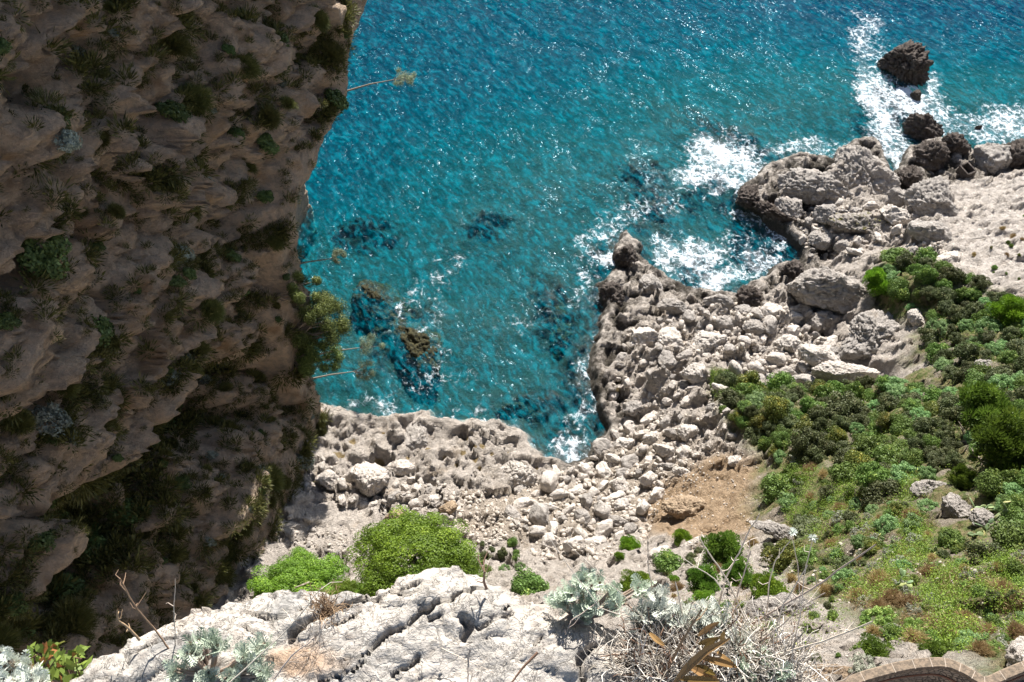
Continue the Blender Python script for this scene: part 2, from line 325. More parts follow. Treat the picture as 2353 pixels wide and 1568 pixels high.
def cliff_recess(y, z):
    th = math.radians(-5); wy = .7 * fbm(P3(y / 5, z / 5, 1), 3); wz = .5 * fbm(P3(y / 5, z / 5, 7), 3)
    u = (y + wy) * math.cos(th) + (z + wz) * math.sin(th); v = -(y + wy) * math.sin(th) + (z + wz) * math.cos(th)
    f1, f2, cid = worley(u / 8, v / 5, 3); g1, g2, gid = worley(u / 2.8 + .2 * wy, v / 1.9, 53)
    h1, h2, hid = worley(u / .95, v / .6, 91)
    big = fbm(P3(u / 22, v / 6, 3), 3, .55)
    e1 = np.exp(-((f2 - f1) / .13) ** 2); e2 = np.exp(-((g2 - g1) / .12) ** 2); e3 = np.exp(-((h2 - h1) / .14) ** 2)
    tilt = ((v / 3.1) % 1 - .5)
    r = 1.9 - 1.9 * facets(u / 6, v / 5, 17) - .38 * facets(u / 2.4 + .1 * wy, v / 2.0, 37) - .12 * facets(u / .8, v / .45, 67) - 1.3 * big - 2.4 * (cid - .5) + 1.3 * e1 - 1.1 * (gid - .5) + .4 * e2 + .25 * e3 - .22 * (hid - .5) - .45 * fbm(P3(u / 1.6, v / .9, 5), 5, .62)
    rib = fbm(P3(u / 16, v / 3.2, 71), 3, .5); rib2 = fbm(P3(u / 7, v / 1.4, 75), 3, .5); r = .9 + .85 * (r - .9) + 1.5 * np.exp(-(rib / .12) ** 2) + .4 * np.exp(-(rib2 / .12) ** 2) - 1.1 * rib
    # staggered overhanging steps that follow the dip of the strata
    s = v / 9 + .35 * fbm(P3(u / 14, v / 30, 8), 2); saw = s - np.floor(s)
    r = r + 1.7 * (saw - .2) * sstep(1., .88, saw)
    gl = np.where(poly_inside(GULLY, y, z), 1, -1) * poly_dist(GULLY, y, z); r = r + 8.5 * sstep(-1.0, 3.0, gl + .8 * wy)
    return r, gl, np.clip(e1 * .9 + e2 * .55, 0, 1)
def cliff_x(y, z):
    zb = zbase(y + .7 * fbm(P3(z / 3.5, y / 9, 77), 3) * sstep(60, 64, y)); r, gl, cr = cliff_recess(y, z)
    fade = .10 + .90 * sstep(0, 6, np.minimum(z - zb, np.where(y > 58, z - zbmax(y) + 1.5, (z - 5) * .45)))
    base = xface(np.minimum(y, 106)) - .03 * np.clip(z - zb, 0, 40) - np.maximum(r, -.3) * fade
    under = np.where(y > _sz[0, 0], np.clip((zb - z) * 1.1, 0, 17), 0)
    shade_brow = sstep(0, 9, z - (100 - .6 * y) - 2)                      # unseen overhang added above the view to keep the whole face in shade
    x = base - under; x = x * (1 - shade_brow) + (-25.9 + (np.minimum(y, 106) - 52) * .176 - .15 * np.abs(r)) * shade_brow
    return x - np.clip(y - 106, 0, 2) * 32
cy_, cz_ = np.meshgrid(CY, CZ, indexing='ij'); _cx = cliff_x(cy_, cz_)
me = npmesh('cliff', np.stack([_cx, cy_ + .25 * fbm(P3(cy_ / 2, cz_ / 2, 30), 3), cz_ + .35 * fbm(P3(cy_ / 2, cz_ / 2, 40), 3)], -1).reshape(-1, 3), grid_faces(len(CY), len(CZ)))
def cliff_extra(k, c, geo, n1, n2, n3):
    o = k.noise(geo.outputs['Position'], .16, 5, .6); c = k.mix(k.ramp(o, .54, .68, 0, .7), c, (.34, .20, .10)); return c
M_CLIFF = rock_material('cliff_limestone', (.68, .52, .375), (.44, .355, .28), (.58, .37, .20), world=True, extra=cliff_extra, bumpd=.55, scale=.8)
cliff = setp(link('limestone_cliff', me, M_CLIFF), 'towering shaded grey brown limestone cliff overhanging the sea on the left', 'cliff')
def cliff_pt(y, z):
    e = .3; x = float(cliff_x(np.array([y]), np.array([z]))[0])
    return x
_nrm = np.empty(len(me.vertices) * 3, np.float32); me.vertices.foreach_get('normal', _nrm); _nrm = _nrm.reshape(len(CY), len(CZ), 3)
if _nrm[200, 200, 0] < 0:
    me.flip_normals(); _nrm = -_nrm

# ------------------------------------------------------------------ the sea
WX = axis(-3000, 3000, -45, 112, .5, 3000, 14); WY = axis(-300, 6000, 50, 180, .5, 6000, 14)
wx, wy = np.meshgrid(WX, WY, indexing='ij')
_inw = poly_inside(_S3, wx, wy); SDW = np.where(_inw, 1, -1) * poly_dist(_S3, wx, wy)
foam = np.zeros(wx.shape); _wx, _wy = wx, wy; wx = wx + 2.6 * fbm(P3(_wx / 6, _wy / 6, 12), 4, .6); wy = wy + 2.6 * fbm(P3(_wx / 6, _wy / 6, 32), 4, .6)
for b in [(1650,360,80,55,.1,1.25),(1600,400,60,45,.6,.9),(1720,380,50,40,0,1.1),(1690,420,40,22,0,1.),(1850,335,90,25,-.1,.75),(1780,350,60,25,.0,.7),(1600,590,110,50,.35,1.0),(1650,640,90,35,.1,1.05),(1530,580,50,40,.5,.9),(1740,600,60,40,-.5,.85),(1780,540,45,50,.8,.75),(1720,500,30,50,-.5,.7),
          (2020,250,50,110,-.1,1.1),(1995,95,42,70,-.5,.72),(2010,60,20,30,-.4,.8),(1990,190,25,50,0,.9),(2055,370,30,60,0,1.15),(2100,240,60,40,.2,1.1),(2095,215,30,22,.3,1.3),(2150,260,50,60,.5,.85),(2080,320,30,30,0,.9),(2240,290,60,40,.2,.75),(2320,290,80,45,.1,.85),(2180,300,40,25,0,.7),(2135,200,35,35,.4,.8),
          (1330,1030,28,38,-.4,1.15),(1345,960,22,50,0,.75),(1300,1040,40,22,0,.85),(1395,605,22,22,.2,1.1),(1400,520,70,50,.4,.62),(1360,590,40,60,.2,.68),(1340,660,40,70,.1,.55),(1440,490,80,40,.4,.55),(1350,840,22,100,0,.52),
          (960,748,34,12,.7,.66),(985,775,20,16,0,.6),(930,720,25,12,.8,.85),(1010,630,45,60,.6,.62),(1040,600,45,30,.6,.6),(800,940,60,18,.2,.85),(900,940,80,14,0,.75),(870,925,50,14,0,.6),(1000,800,40,40,.4,.5),(990,690,60,60,.2,.5),(1000,870,180,40,.2,.42),(1200,740,120,60,.2,.36),
          (2260,370,18,25,.5,.95),(1500,470,80,40,.2,.5),(1050,950,120,12,0,.5)]:
    foam = np.maximum(foam, b[5] * .84 * blob(b[0], b[1], b[2], b[3], wx, wy, b[4]))
foam = np.maximum(foam, .62 * np.exp(-(np.maximum(-SDW, 0) / .9) ** 2) * (.6 + .6 * fbm(P3(wx / 7, wy / 7, 3), 2)))
wx, wy = _wx, _wy; d1 = np.array([.5, -.866]); U = wx * d1[0] + wy * d1[1]; V = -wx * d1[1] + wy * d1[0]
wz = .10 * np.sin(V / 1.15 + 1.6 * fbm(P3(wx / 9, wy / 9, 2), 2)) * (.5 + .5 * fbm(P3(U / 9, V / 6, 4), 2)) + .12 * fbm(P3(U / 4.5, V / 1.8, 6), 3) + .10 * fbm(P3(wx / 9, wy / 9, 16), 2)
wz = wz * (1 + 1.2 * np.clip(foam, 0, 1)) * np.exp(-np.maximum(np.hypot(wx - 30, wy - 100) - 150, 0) / 200)
nu, nv = wx.shape; top = np.stack([wx, wy, wz], -1).reshape(-1, 3)
bot = np.array([[WX[i], WY[j], -40.] for i, j in ((0, 0), (-1, 0), (-1, -1), (0, -1))])
Ft = grid_faces(nu, nv)
me = bpy.data.meshes.new('sea')
ring = [i * nv for i in range(nu)] + [(nu - 1) * nv + j for j in range(1, nv)] + [i * nv + nv - 1 for i in range(nu - 2, -1, -1)] + [j for j in range(nv - 2, 0, -1)]
V_ = np.vstack([top, top[ring] * [1, 1, 0] - [0, 0, 40]]); n0 = len(top); nr = len(ring)
quads = [Ft]; q = np.array([[ring[(k + 1) % nr], ring[k], n0 + k, n0 + (k + 1) % nr] for k in range(nr)])
me = bpy.data.meshes.new('sea'); allq = np.vstack([Ft, q]).astype(np.int32); m = len(allq)
me.vertices.add(len(V_)); me.vertices.foreach_set('co', V_.astype(np.float32).ravel())
me.loops.add(m * 4 + nr); me.loops.foreach_set('vertex_index', np.r_[allq.ravel(), np.arange(n0 + nr - 1, n0 - 1, -1)].astype(np.int32))
me.polygons.add(m + 1); me.polygons.foreach_set('loop_start', np.r_[np.arange(m) * 4, m * 4].astype(np.int32))
me.polygons.foreach_set('use_smooth', np.r_[np.full(m, True), False]); me.update(calc_edges=True); me.validate()
attr(me, 'foam', np.r_[foam.ravel(), np.zeros(nr)])
k = NT('sea_water'); geo = k.n('ShaderNodeNewGeometry'); pos = geo.outputs['Position']
ang = math.atan2(d1[1], d1[0]); mp = k.n('ShaderNodeMapping', Vector=pos, Rotation=(0, 0, -ang)).outputs[0]
warp = k.n('ShaderNodeVectorMath', _operation='SCALE', i0=k.n('ShaderNodeTexNoise', Vector=pos, Scale=.35, Detail=2).outputs[1], Scale=2.2).outputs[0]
mpw = k.n('ShaderNodeVectorMath', _operation='ADD', i0=mp, i1=warp).outputs[0]
a1 = k.noise(k.scale(mpw, (.26, .62, 1)), 1., 2, .5); a2 = k.noise(k.scale(mpw, (.7, 1.2, 1)), 1., 1.2, .5); a3 = k.noise(k.scale(mpw, (2.6, 4.2, 1)), 1., 3, .6)
patch = k.noise(pos, .045, 3, .6)
h = k.math('ADD', k.math('ADD', k.math('MULTIPLY', a1, 1.), k.math('MULTIPLY', a2, .32)), k.math('MULTIPLY', a3, k.math('MULTIPLY', k.ramp(patch, .38, .62, .3, 1.), .05)))
grp = k.ramp(k.noise(k.scale(mp, (.10, .16, 1)), 1., 3, .6), .42, .6, .6, 1.7); nrm = k.bump(k.math('MULTIPLY', h, grp), .7)
nrd = k.bump(h, .3); gl = k.n('ShaderNodeBsdfGlossy', Color=(.62, .85, 1), Roughness=.035, Normal=nrm)
tint = k.ramp(patch, .3, .7)
a4 = k.noise(k.scale(mpw, (.7, 2.6, 1)), 1., 4, .65); crest = k.ramp(k.math('ADD', k.math('ADD', k.math('MULTIPLY', a1, .3), k.math('MULTIPLY', a2, .3)), k.math('MULTIPLY', a4, .4)), .42, .62)
sc = k.n('ShaderNodeBsdfDiffuse', Color=k.mix(crest, k.mix(tint, (.0, .10, .20), (.0, .14, .24)), (.0, .36, .48)), Normal=nrd)
tr = k.n('ShaderNodeBsdfTransparent', Color=(.92, .99, 1))
body = k.n('ShaderNodeMixShader', i0=k.math('ADD', .02, k.math('MULTIPLY', crest, .20)), i1=tr, i2=sc)
cosi = k.math('ABSOLUTE', k.n('ShaderNodeVectorMath', _operation='DOT_PRODUCT', i0=geo.outputs['Incoming'], i1=nrd).outputs['Value'])
fr = k.math('ADD', .012, k.math('MULTIPLY', .6, k.math('POWER', k.math('SUBTRACT', 1., cosi, True), 5.)))
wsh = k.n('ShaderNodeMixShader', i0=fr, i1=body, i2=gl)
# foam: lacy webs that close up to solid white where the mask is strong
wv = k.n('ShaderNodeVectorMath', _operation='ADD', i0=pos, i1=k.n('ShaderNodeVectorMath', _operation='SCALE', i0=k.n('ShaderNodeTexNoise', Vector=pos, Scale=.9, Detail=4).outputs[1], Scale=1.6).outputs[0]).outputs[0]
def web(s, w): 
    v = k.n('ShaderNodeTexVoronoi', _feature='DISTANCE_TO_EDGE', Vector=k.scale(wv, (1.1, .75, 0)), Scale=s).outputs[0]; return k.ramp(v, w, 0.)
lace = k.math('MAXIMUM', web(.5, .2), k.math('MULTIPLY', web(1.25, .2), .9)); fn = k.noise(k.scale(pos, (1, 1, 0)), 1.2, 5, .66); fn2 = k.noise(k.scale(pos, (1, 1, 0)), .28, 4, .6)
fm = k.attr('foam')
lvl = k.math('ADD', k.math('MULTIPLY', fm, 1.15), k.math('ADD', k.math('MULTIPLY', k.math('SUBTRACT', fn, .5), 1.9), k.math('MULTIPLY', k.math('SUBTRACT', fn2, .5), 1.0)))
lvl = k.math('ADD', lvl, k.math('MULTIPLY', k.math('SUBTRACT', lace, .55), k.ramp(fm, .2, 1.1, .7, .25)))
ff = k.math('MULTIPLY', k.ramp(lvl, .56, 1.2), k.ramp(fm, .12, .4))
milk = k.math('MULTIPLY', k.ramp(fm, .35, 1.1, 0, .6), k.ramp(fn, .25, .6))
ff = k.math('MAXIMUM', ff, milk)
fb = k.n('ShaderNodeBsdfDiffuse', Color=(.70, .77, .82), Normal=k.bump(k.math('ADD', lvl, fn), .25))
fin = k.n('ShaderNodeMixShader', i0=ff, i1=wsh, i2=fb)
k.surf(fin)
va = k.n('ShaderNodeVolumeAbsorption', Color=(.03, .885, .965), Density=.155); k.t.links.new(va.outputs[0], k.out.inputs[1])
sea = setp(link('sea', me, k.m), kind='structure')

# ------------------------------------------------------------------ boulders
_ICO = {}
def ico(sub):
    if sub not in _ICO:
        b = bmesh.new(); bmesh.ops.create_icosphere(b, subdivisions=sub, radius=1.); b.verts.ensure_lookup_table()
        _ICO[sub] = (np.array([v.co[:] for v in b.verts]), np.array([[v.index for v in f.verts] for f in b.faces])); b.free()
    return _ICO[sub]
def boulder_shape(seed, dims, sub=4, cuts=9, rough=.065, strata=0.):
    """a weathered block: an ellipsoid trimmed by random planes, then worn and pitted"""
    rg = np.random.default_rng(seed); d, Fc = ico(sub); v = d.copy()
    for _ in range(cuts):
        n = rg.normal(size=3); n[2] = abs(n[2]) * .8 if rg.random() < .7 else n[2]; n /= np.linalg.norm(n); h = rg.uniform(.5, .85)
        t = v @ n - h; v = v - np.maximum(t, 0)[:, None] * n * .93
    o = rg.uniform(0, 50, 3); R = np.mean(dims); w_ = v * np.array(dims)
    q = w_ / max(R, .3)
    disp = .10 * fbm(q * 1.3 + o, 3) + rough * fbm(q * 3.5 + o, 5, .6)
    disp += -.9 * rough * np.exp(-(perlin(q * 2.2 + o + 9) / .06) ** 2) - .5 * rough * np.exp(-(perlin(q * 5.5 + o + 3) / .08) ** 2) - .5 * rough * np.abs(fbm(q * 6 + o, 3))
    if strata:
        a = rg.normal(size=3); a /= np.linalg.norm(a); s = (q @ a) * 6 + 2.2 * perlin(q * 1.7 + o) + 1.2 * perlin(q * 5 + o); disp += strata * (np.abs((s % 1) - .5) - .25) * .16 * (.3 + np.abs(perlin(q * 1.1 + o + 3)) * 2)
    return w_ + d * (disp * R)[:, None], Fc
def stone_mat(name, pale, grey, warm, **kw):
    def ex(k, c, geo, n1, n2, n3):
        r = k.n('ShaderNodeObjectInfo').outputs['Random']
        return k.mix(k.math('MULTIPLY', r, .5), c, k.n('ShaderNodeHueSaturation', Color=c, Value=.80, Saturation=.8).outputs[0])
    return rock_material(name, pale, grey, warm, extra=ex, **kw)
M_PALE = stone_mat('pale_limestone', (.68, .615, .545), (.52, .47, .42), (.60, .48, .36), bumpd=.14)
M_GREY = stone_mat('grey_limestone', (.52, .475, .43), (.37, .335, .30), (.46, .38, .30), bumpd=.2)
M_DARK = stone_mat('dark_sea_rock', (.17, .14, .12), (.085, .07, .06), (.15, .12, .085), bumpd=.25)
M_BROWN = stone_mat('brown_earth_rock', (.44, .33, .22), (.33, .24, .16), (.42, .26, .12), bumpd=.15)
M_WEED = stone_mat('weedy_rock', (.085, .075, .03), (.025, .03, .02), (.15, .11, .04), bumpd=.2)
MATS = dict(p=M_PALE, g=M_GREY, d=M_DARK, b=M_BROWN, w=M_WEED, m=None)
def mossy(k, c, geo, n1, n2, n3):
    z = k.n('ShaderNodeSeparateXYZ', Vector=geo.outputs['Normal']).outputs[2]
    f = k.math('MULTIPLY', k.ramp(n2, .52, .62), k.ramp(z, .4, .8)); return k.mix(f, c, k.mix(k.ramp(n3, .4, .6), (.07, .11, .02), (.22, .17, .05)))
MATS['m'] = rock_material('mossy_limestone', (.42, .38, .34), (.28, .25, .225), (.36, .29, .21), extra=mossy, bumpd=.2)
PLACED = []       # x, y, radius of everything that already lies on the ground
def mperpx(px, py, z=4.):
    p = at(px, py, z); return np.linalg.norm([p[0], p[1], p[2] - CAMH]) / F
def hero(px, py, w_, h_, ang, mat, name, label, group=None, sub=5, seed=None, sea_level=False, flat=.72, sink=.35, rough=.06, strata=.25, lift=0, cat='boulder'):
    if sea_level: z = 0.; g = Vector(at(px, py + .25 * h_, 0.))
    else: g, _ = hit(px, py + .22 * h_)
    d = (g - Vector((0, 0, CAMH))); dist = d.length; sd_, cd_ = -d.z / dist, math.hypot(d.x, d.y) / dist
    m = dist / F; a = w_ / 2 * m * 1.06; hh = h_ / 2 * m * 1.06
    b = hh / math.sqrt(sd_ ** 2 + (flat * cd_) ** 2); c = flat * min(b, a * 1.2)
    if abs(ang) > 1: # w_, h_ are the long and short axes of a turned outline
        pass
    V, Fc = boulder_shape(seed if seed is not None else int(px * 7 + py), (a, b, c), sub, 8, rough, strata)
    me = npmesh(name, V, Fc); o = link(name, me, MATS[mat])
    o.location = (g.x, g.y, (g.z if not sea_level else 0) + c * (1 - 2 * sink) + lift); o.rotation_euler = (0, 0, math.radians(-ang))
    setp(o, label, cat, group); PLACED.append((g.x, g.y, .85 * (a + b) / 2)); return o
HERO = [
 (1868,1548,150,56,-5,'b','boulder','shaded brown rock face just left of the stone parapet',0),
 (2070,134,112,88,62,'d','sea_stack','dark jagged rock standing alone in the surf, the largest and farthest out',1),
 (2117,290,74,62,40,'d','sea_stack','dark rounded rock in the foam between the outer rock and the shore',1),
 (2103,216,20,32,0,'d','sea_rock','low dark slab awash in foam just below the outermost rock',1),
 (2248,293,16,12,0,'d','sea_rock','tiny dark rock poking out of the foam off the dark shore rocks',1),
 (1982,392,158,104,58,'g','boulder','huge grey striped dome of rock beside the narrow foaming channel',0),
 (1958,418,128,46,32,'g','boulder','long grey block lying against the huge striped dome',0),
 (1862,420,160,84,15,'g','boulder','broad fissured grey rock at the head of the rocky point',0),
 (1814,472,66,48,35,'g','boulder','smooth oblong grey boulder leaning on the dark point',0),
 (1717,447,64,50,10,'d','boulder','dark wet rock at the very tip of the point by the white surf',0),
 (1772,484,108,30,35,'d','boulder','long dark rib of rock running back from the point tip',0),
 (1898,490,60,48,0,'g','boulder','round grey boulder left of the mossy flat-topped rock',0),
 (1971,514,124,56,4,'m','boulder','flat-topped grey boulder with green and orange moss on top',0),
 (2142,462,128,88,66,'g','boulder','tall rough grey block beside the pale sloping slab',0),
 (2134,354,76,62,25,'d','boulder','dark brown rock on the shore below the rounded rock in the surf',0),
 (2196,332,62,40,20,'d','boulder','brown shore rock above the small concrete box',0),
 (2278,363,80,66,45,'g','boulder','pitted grey brown rock across the gully from the concrete box',0),
 (2336,358,70,56,30,'d','boulder','dark rock at the right edge of the shore beside the pitted one',0),
 (2066,448,60,46,20,'g','boulder','dark creased boulder at the landward end of the foaming channel',0),
 (2052,492,66,46,10,'p','boulder','pale blocky boulder between mossy rock and tall rough block',0),
 (2088,405,56,50,30,'d','boulder','black wet rock bordering the narrow channel on its right',0),
 (2140,536,98,50,35,'g','boulder','smooth grey wedge below the tall rough block',0),
 (2176,596,74,34,-22,'p','boulder','pale tilted slab above the dark green thicket',0),
 (1917,668,222,96,13,'g','boulder','giant grey boulder beside the lone bright pine, largest of the shore',0),
 (1998,770,200,92,-16,'g','boulder','giant oblong boulder roofing a black cave',0),
 (2106,732,50,32,70,'p','boulder','pale upright stone perched at the end of the cave boulder',0),
 (1938,856,140,52,4,'p','boulder','broad white slab below the black cave',0),
 (1880,812,96,54,24,'p','boulder','white rounded boulder left of the giant cave boulder',0),
 (1722,680,62,58,30,'d','boulder','dark five-sided boulder at the edge of the white cove foam',0),
 (1708,711,48,28,0,'g','boulder','small dark flat boulder under the five-sided one',0),
 (1652,687,72,36,8,'g','boulder','oblong grey block at the water edge of the white cove',0),
 (1658,738,66,40,20,'g','boulder','dark rounded boulder behind the oblong block of the cove',0),
 (1808,788,66,44,10,'p','boulder','pale boulder in the rubble between the cove and the green slope',0),
 (1726,748,60,36,5,'g','boulder','grey dimpled boulder in the middle of the rubble',0),
 (1755,803,48,24,5,'g','boulder','flat dark stone amid white rubble',0),
 (1876,746,36,36,0,'g','boulder','brownish block in the gap between the two giant boulders',0),
 (1886,551,60,38,30,'g','boulder','dark hollowed rock at the corner of the cove',0),
 (1934,564,40,34,0,'g','boulder','blue grey block in shade under the mossy boulder',0),
 (1812,622,70,44,-35,'d','boulder','wet brown rock between the white cove and the giant boulder',0),
 (1482,772,78,62,15,'p','boulder','rugged pale boulder on the ridge above the bay',0),
 (1543,776,68,56,40,'p','boulder','wedge of pale rock right of the rugged ridge boulder',0),
 (1531,826,60,34,80,'g','boulder','upright leaning grey stone over a dark hollow',0),
 (1622,784,104,62,-10,'p','boulder','broad pale outcrop with green weeds along its edge',0),
 (1598,850,74,54,20,'p','boulder','cracked pale boulder at the tip of the green slope',0),
 (1544,698,72,38,10,'g','boulder','grey knobbly outcrop behind the oblong cove block',0),
 (1438,582,64,50,-60,'d','boulder','dark knob of rock at the tip of the ridge between bay and cove',0),
 (1408,672,66,52,60,'d','boulder','black pitted rock on the bay side of the ridge',0),
 (1500,650,60,44,30,'g','boulder','creased grey outcrop in the middle of the ridge',0),
 (1452,935,46,38,0,'g','boulder','round brownish boulder on the rim above the bay',0),
 (1449,967,44,26,0,'p','boulder','squarish pale boulder below the round brownish one',0),
 (1580,988,44,42,0,'p','boulder','domed pale boulder beside the rubble scarp',0),
 (962,996,90,56,-68,'g','boulder','tall dark grey leaning rock on the shelf of the bay',0),
 (855,1094,114,76,5,'p','boulder','largest angular pale boulder of the beach by the cliff foot',0),
 (752,1100,66,42,10,'p','boulder','angular pale boulder close to the cliff foot',0),
 (1185,1080,92,70,15,'p','boulder','big smooth round boulder above the inlet end',0),
 (1336,1127,74,32,-4,'p','boulder','long loaf-shaped boulder at the head of the boulder field',0),
 (928,1072,80,34,5,'p','boulder','low pale rock behind the largest beach boulder',0),
 (910,1184,64,42,0,'b','boulder','orange tan boulder above the green pines',0),
 (1030,1164,40,36,0,'b','boulder','small peach coloured boulder near the pines',0),
 (999,1147,36,26,80,'p','boulder','pale egg-shaped stone standing between boulders',0),
 (905,1142,48,38,20,'g','boulder','grey pitted stone behind the orange boulder',0),
 (1439,1020,52,40,10,'p','boulder','blocky boulder at the top of the boulder field',0),
 (1501,1003,50,42,-20,'p','boulder','rounded boulder right of the blocky one in the boulder field',0),
 (1525,1028,46,32,10,'p','boulder','stout brownish boulder at the upper right of the boulder field',0),
 (1424,1112,52,40,20,'p','boulder','large smooth boulder right of the loaf-shaped one',0),
 (1568,1080,46,26,10,'p','boulder','white boulder lying against the brown earth',0),
 (1433,1160,42,38,0,'p','boulder','squat boulder in the boulder field left of the earth slide',0),
 (1421,1192,48,26,10,'g','boulder','grey shaded slab leaning over a smaller stone',0),
 (1589,1160,128,56,5,'b','boulder','huge tawny boulder resting on the brown earth slide',0),
 (1528,1069,50,20,0,'g','boulder','thin flat stone above the brown earth',0),
 (1691,1058,44,26,0,'p','boulder','pale outcrop at the top of the earth slide',0),
 (2131,1117,78,40,-8,'g','boulder','grey boulder topping the outcrop inside the green slope',0),
 (2190,1172,96,60,70,'g','boulder','tall layered grey outcrop in the green slope',0),
 (2254,1192,62,46,0,'g','boulder','blocky grey outcrop beside the prickly pear',0),
 (2261,838,40,32,0,'g','boulder','brown grey rock deep in the bushes at the right',0),
 (2355,1500,90,60,-40,'p','boulder','pale rock at the right edge above the stone parapet',0),
 (1801,1222,150,40,25,'g','boulder','long grey ridge of rock among the lower shrubs',0),
 (1594,1244,66,26,-25,'p','boulder','pale ledge below the bright round pine',0),
 (1506,1278,80,40,-35,'p','boulder','slanting pale ledge beside the small pines',0),
 (1790,1395,170,70,-12,'g','boulder','grey boulder wrapped in wire netting below the cliff top',0),
 (1828,1472,110,70,10,'g','boulder','lower netted grey boulder behind the dry twigs',0),
]
NETTED = []
for h_ in HERO:
    px, py, a, b, ang, mt, nm, lab, sl_ = h_
    # w/h of a turned outline are measured along its own axes
    o = hero(px, py, a, b, ang, mt, nm, lab, sea_level=bool(sl_), sub=6 if a * b > 5500 else 5, sink=.36 if sl_ else (.18 if 'giant' in lab else .3), flat=1.15 if sl_ else .74, rough=.17 if mt == 'd' else .085, strata=.5 if mt in 'dg' else .2)
    if 'net' in lab: NETTED.append(o)
# the long weedy rock lying just under the water of the bay
def sunk(px, py, a, b, ang, ztop, label, seed):
    g = at(px, py, 0.); m = mperpx(px, py, 0.); V, Fc = boulder_shape(seed, (a / 2 * m, b / 2 * m / .8, 2.6), 6, 6, .09, .4)
    o = link('submerged_rock', npmesh('submerged_rock', V, Fc), M_WEED); o.location = (g[0], g[1], ztop - 2.0); o.rotation_euler = (0, 0, math.radians(-ang)); setp(o, label, 'rock')
sunk(882,690,200,100,50,.0,'brown weedy upper left half of the long rock under the bay water',6)
sunk(962,778,210,92,56,-.02,'darker lower right half of the long rock under the bay water',16)
sunk(768,680,24,40,60,-1.6,'small dark rock under the water beside the leaning cliff shrub',7)
sunk(1290,720,60,150,10,-1.3,'dark reef under the water off the ridge',8)
sunk(1185,925,100,50,10,-1.6,'greenish rock under the water near the inlet',9)
# smaller boulders: copies of a few kinds, scattered where the photograph has them
SPROTO = []
for i in range(12):
    V, Fc = boulder_shape(100 + i, (1., RNG.uniform(.6, .95), RNG.uniform(.55, .8)), 4, (6, 12, 9)[i % 3], .06, .12); me = npmesh('beach_boulder', V, Fc); me.materials.append(M_PALE if i % 4 else M_GREY); SPROTO.append(me)
def free(x, y, r, k=.86): return all((x - a) ** 2 + (y - b) ** 2 > ((r + c) * k) ** 2 for a, b, c in PLACED)
def scatter(poly, n, smin, smax, name, label, group, k=.86, tries=40, power=2.1):
    xs = [p[0] for p in poly]; ys = [p[1] for p in poly]; pa = np.array(poly, float); cnt = 0
    sizes = sorted([smin + (smax - smin) * random.random() ** power for _ in range(n)], reverse=True)
    for s in sizes:
        for _ in range(tries):
            px, py = random.uniform(min(xs), max(xs)), random.uniform(min(ys), max(ys))
            if not poly_inside(pa, np.array([px]), np.array([py]))[0]: continue
            g, dist = hit(px, py); r = s * dist / F / 2
            if g.z < .5 or not free(g.x, g.y, r, k): continue
            o = bpy.data.objects.new(name, random.choice(SPROTO)); COL.objects.link(o)
            o.location = (g.x, g.y, g.z + r * .25); o.scale = (r * 1.15, r * random.uniform(.85, 1.15), r * random.uniform(.8, 1.15)); o.rotation_euler = (random.uniform(-.35, .35), random.uniform(-.35, .35), random.uniform(0, 6.3))
            setp(o, label, 'boulder', group); PLACED.append((g.x, g.y, r)); cnt += 1; break
    return cnt
R_FIELD = [(1190,1110),(1260,1090),(1330,1070),(1400,1020),(1420,980),(1520,960),(1560,1010),(1600,1050),(1520,1100),(1500,1180),(1430,1240),(1330,1260),(1230,1250),(1170,1200)]
R_FOOT = [(715,1050),(770,1060),(800,1110),(1000,1100),(1060,1150),(1040,1200),(860,1180),(820,1165),(740,1140),(690,1130)]
R_FOOT2 = [(660,1180),(700,1190),(830,1245),(850,1300),(760,1270),(660,1250)]
R_MID = [(1040,1130),(1160,1130),(1200,1250),(1120,1260),(1030,1210)]
R_RUB = [(1640,700),(1780,700),(1870,730),(1890,760),(1960,850),(1880,880),(1700,870),(1660,830),(1560,830),(1560,720)]
R_UP = [(1850,500),(1900,470),(2030,480),(2100,500),(2200,600),(2120,590),(2040,560),(1950,590),(1860,590),(1830,540)]
R_RIDGE = [(1410,860),(1450,750),(1560,720),(1620,850),(1660,900),(1690,1010),(1620,1040),(1540,1000),(1440,990),(1400,930)]
R_LOW = [(1200,1250),(1440,1250),(1500,1190),(1490,1260),(1380,1290),(1250,1290)]
tot = 0
for a in [(R_FIELD, 124, 18, 58, 'pale rounded boulder packed in the boulder field below the inlet', 'boulders of the field below the inlet'),
          (R_FOOT, 40, 13, 34, 'small pale stone in the heap around the largest beach boulder', 'stones around the largest beach boulder'),
          (R_FOOT2, 22, 9, 22, 'small rounded stone heaped at the cliff foot left of the pines', 'stones at the cliff foot'),
          (R_RUB, 52, 16, 60, 'pale broken boulder in the rubble between the cove and the green slope', 'rubble between the cove and the green slope'),
          (R_UP, 34, 12, 34, 'pale block in the rockfall around the mossy boulder', 'blocks around the mossy boulder'),
          (R_RIDGE, 46, 13, 36, 'small boulder on the stony ridge between bay and green slope', 'boulders on the stony ridge')]:
    tot += scatter(a[0], a[1], a[2], a[3], 'beach_boulder', a[4], a[5])
print('scattered boulders', tot)
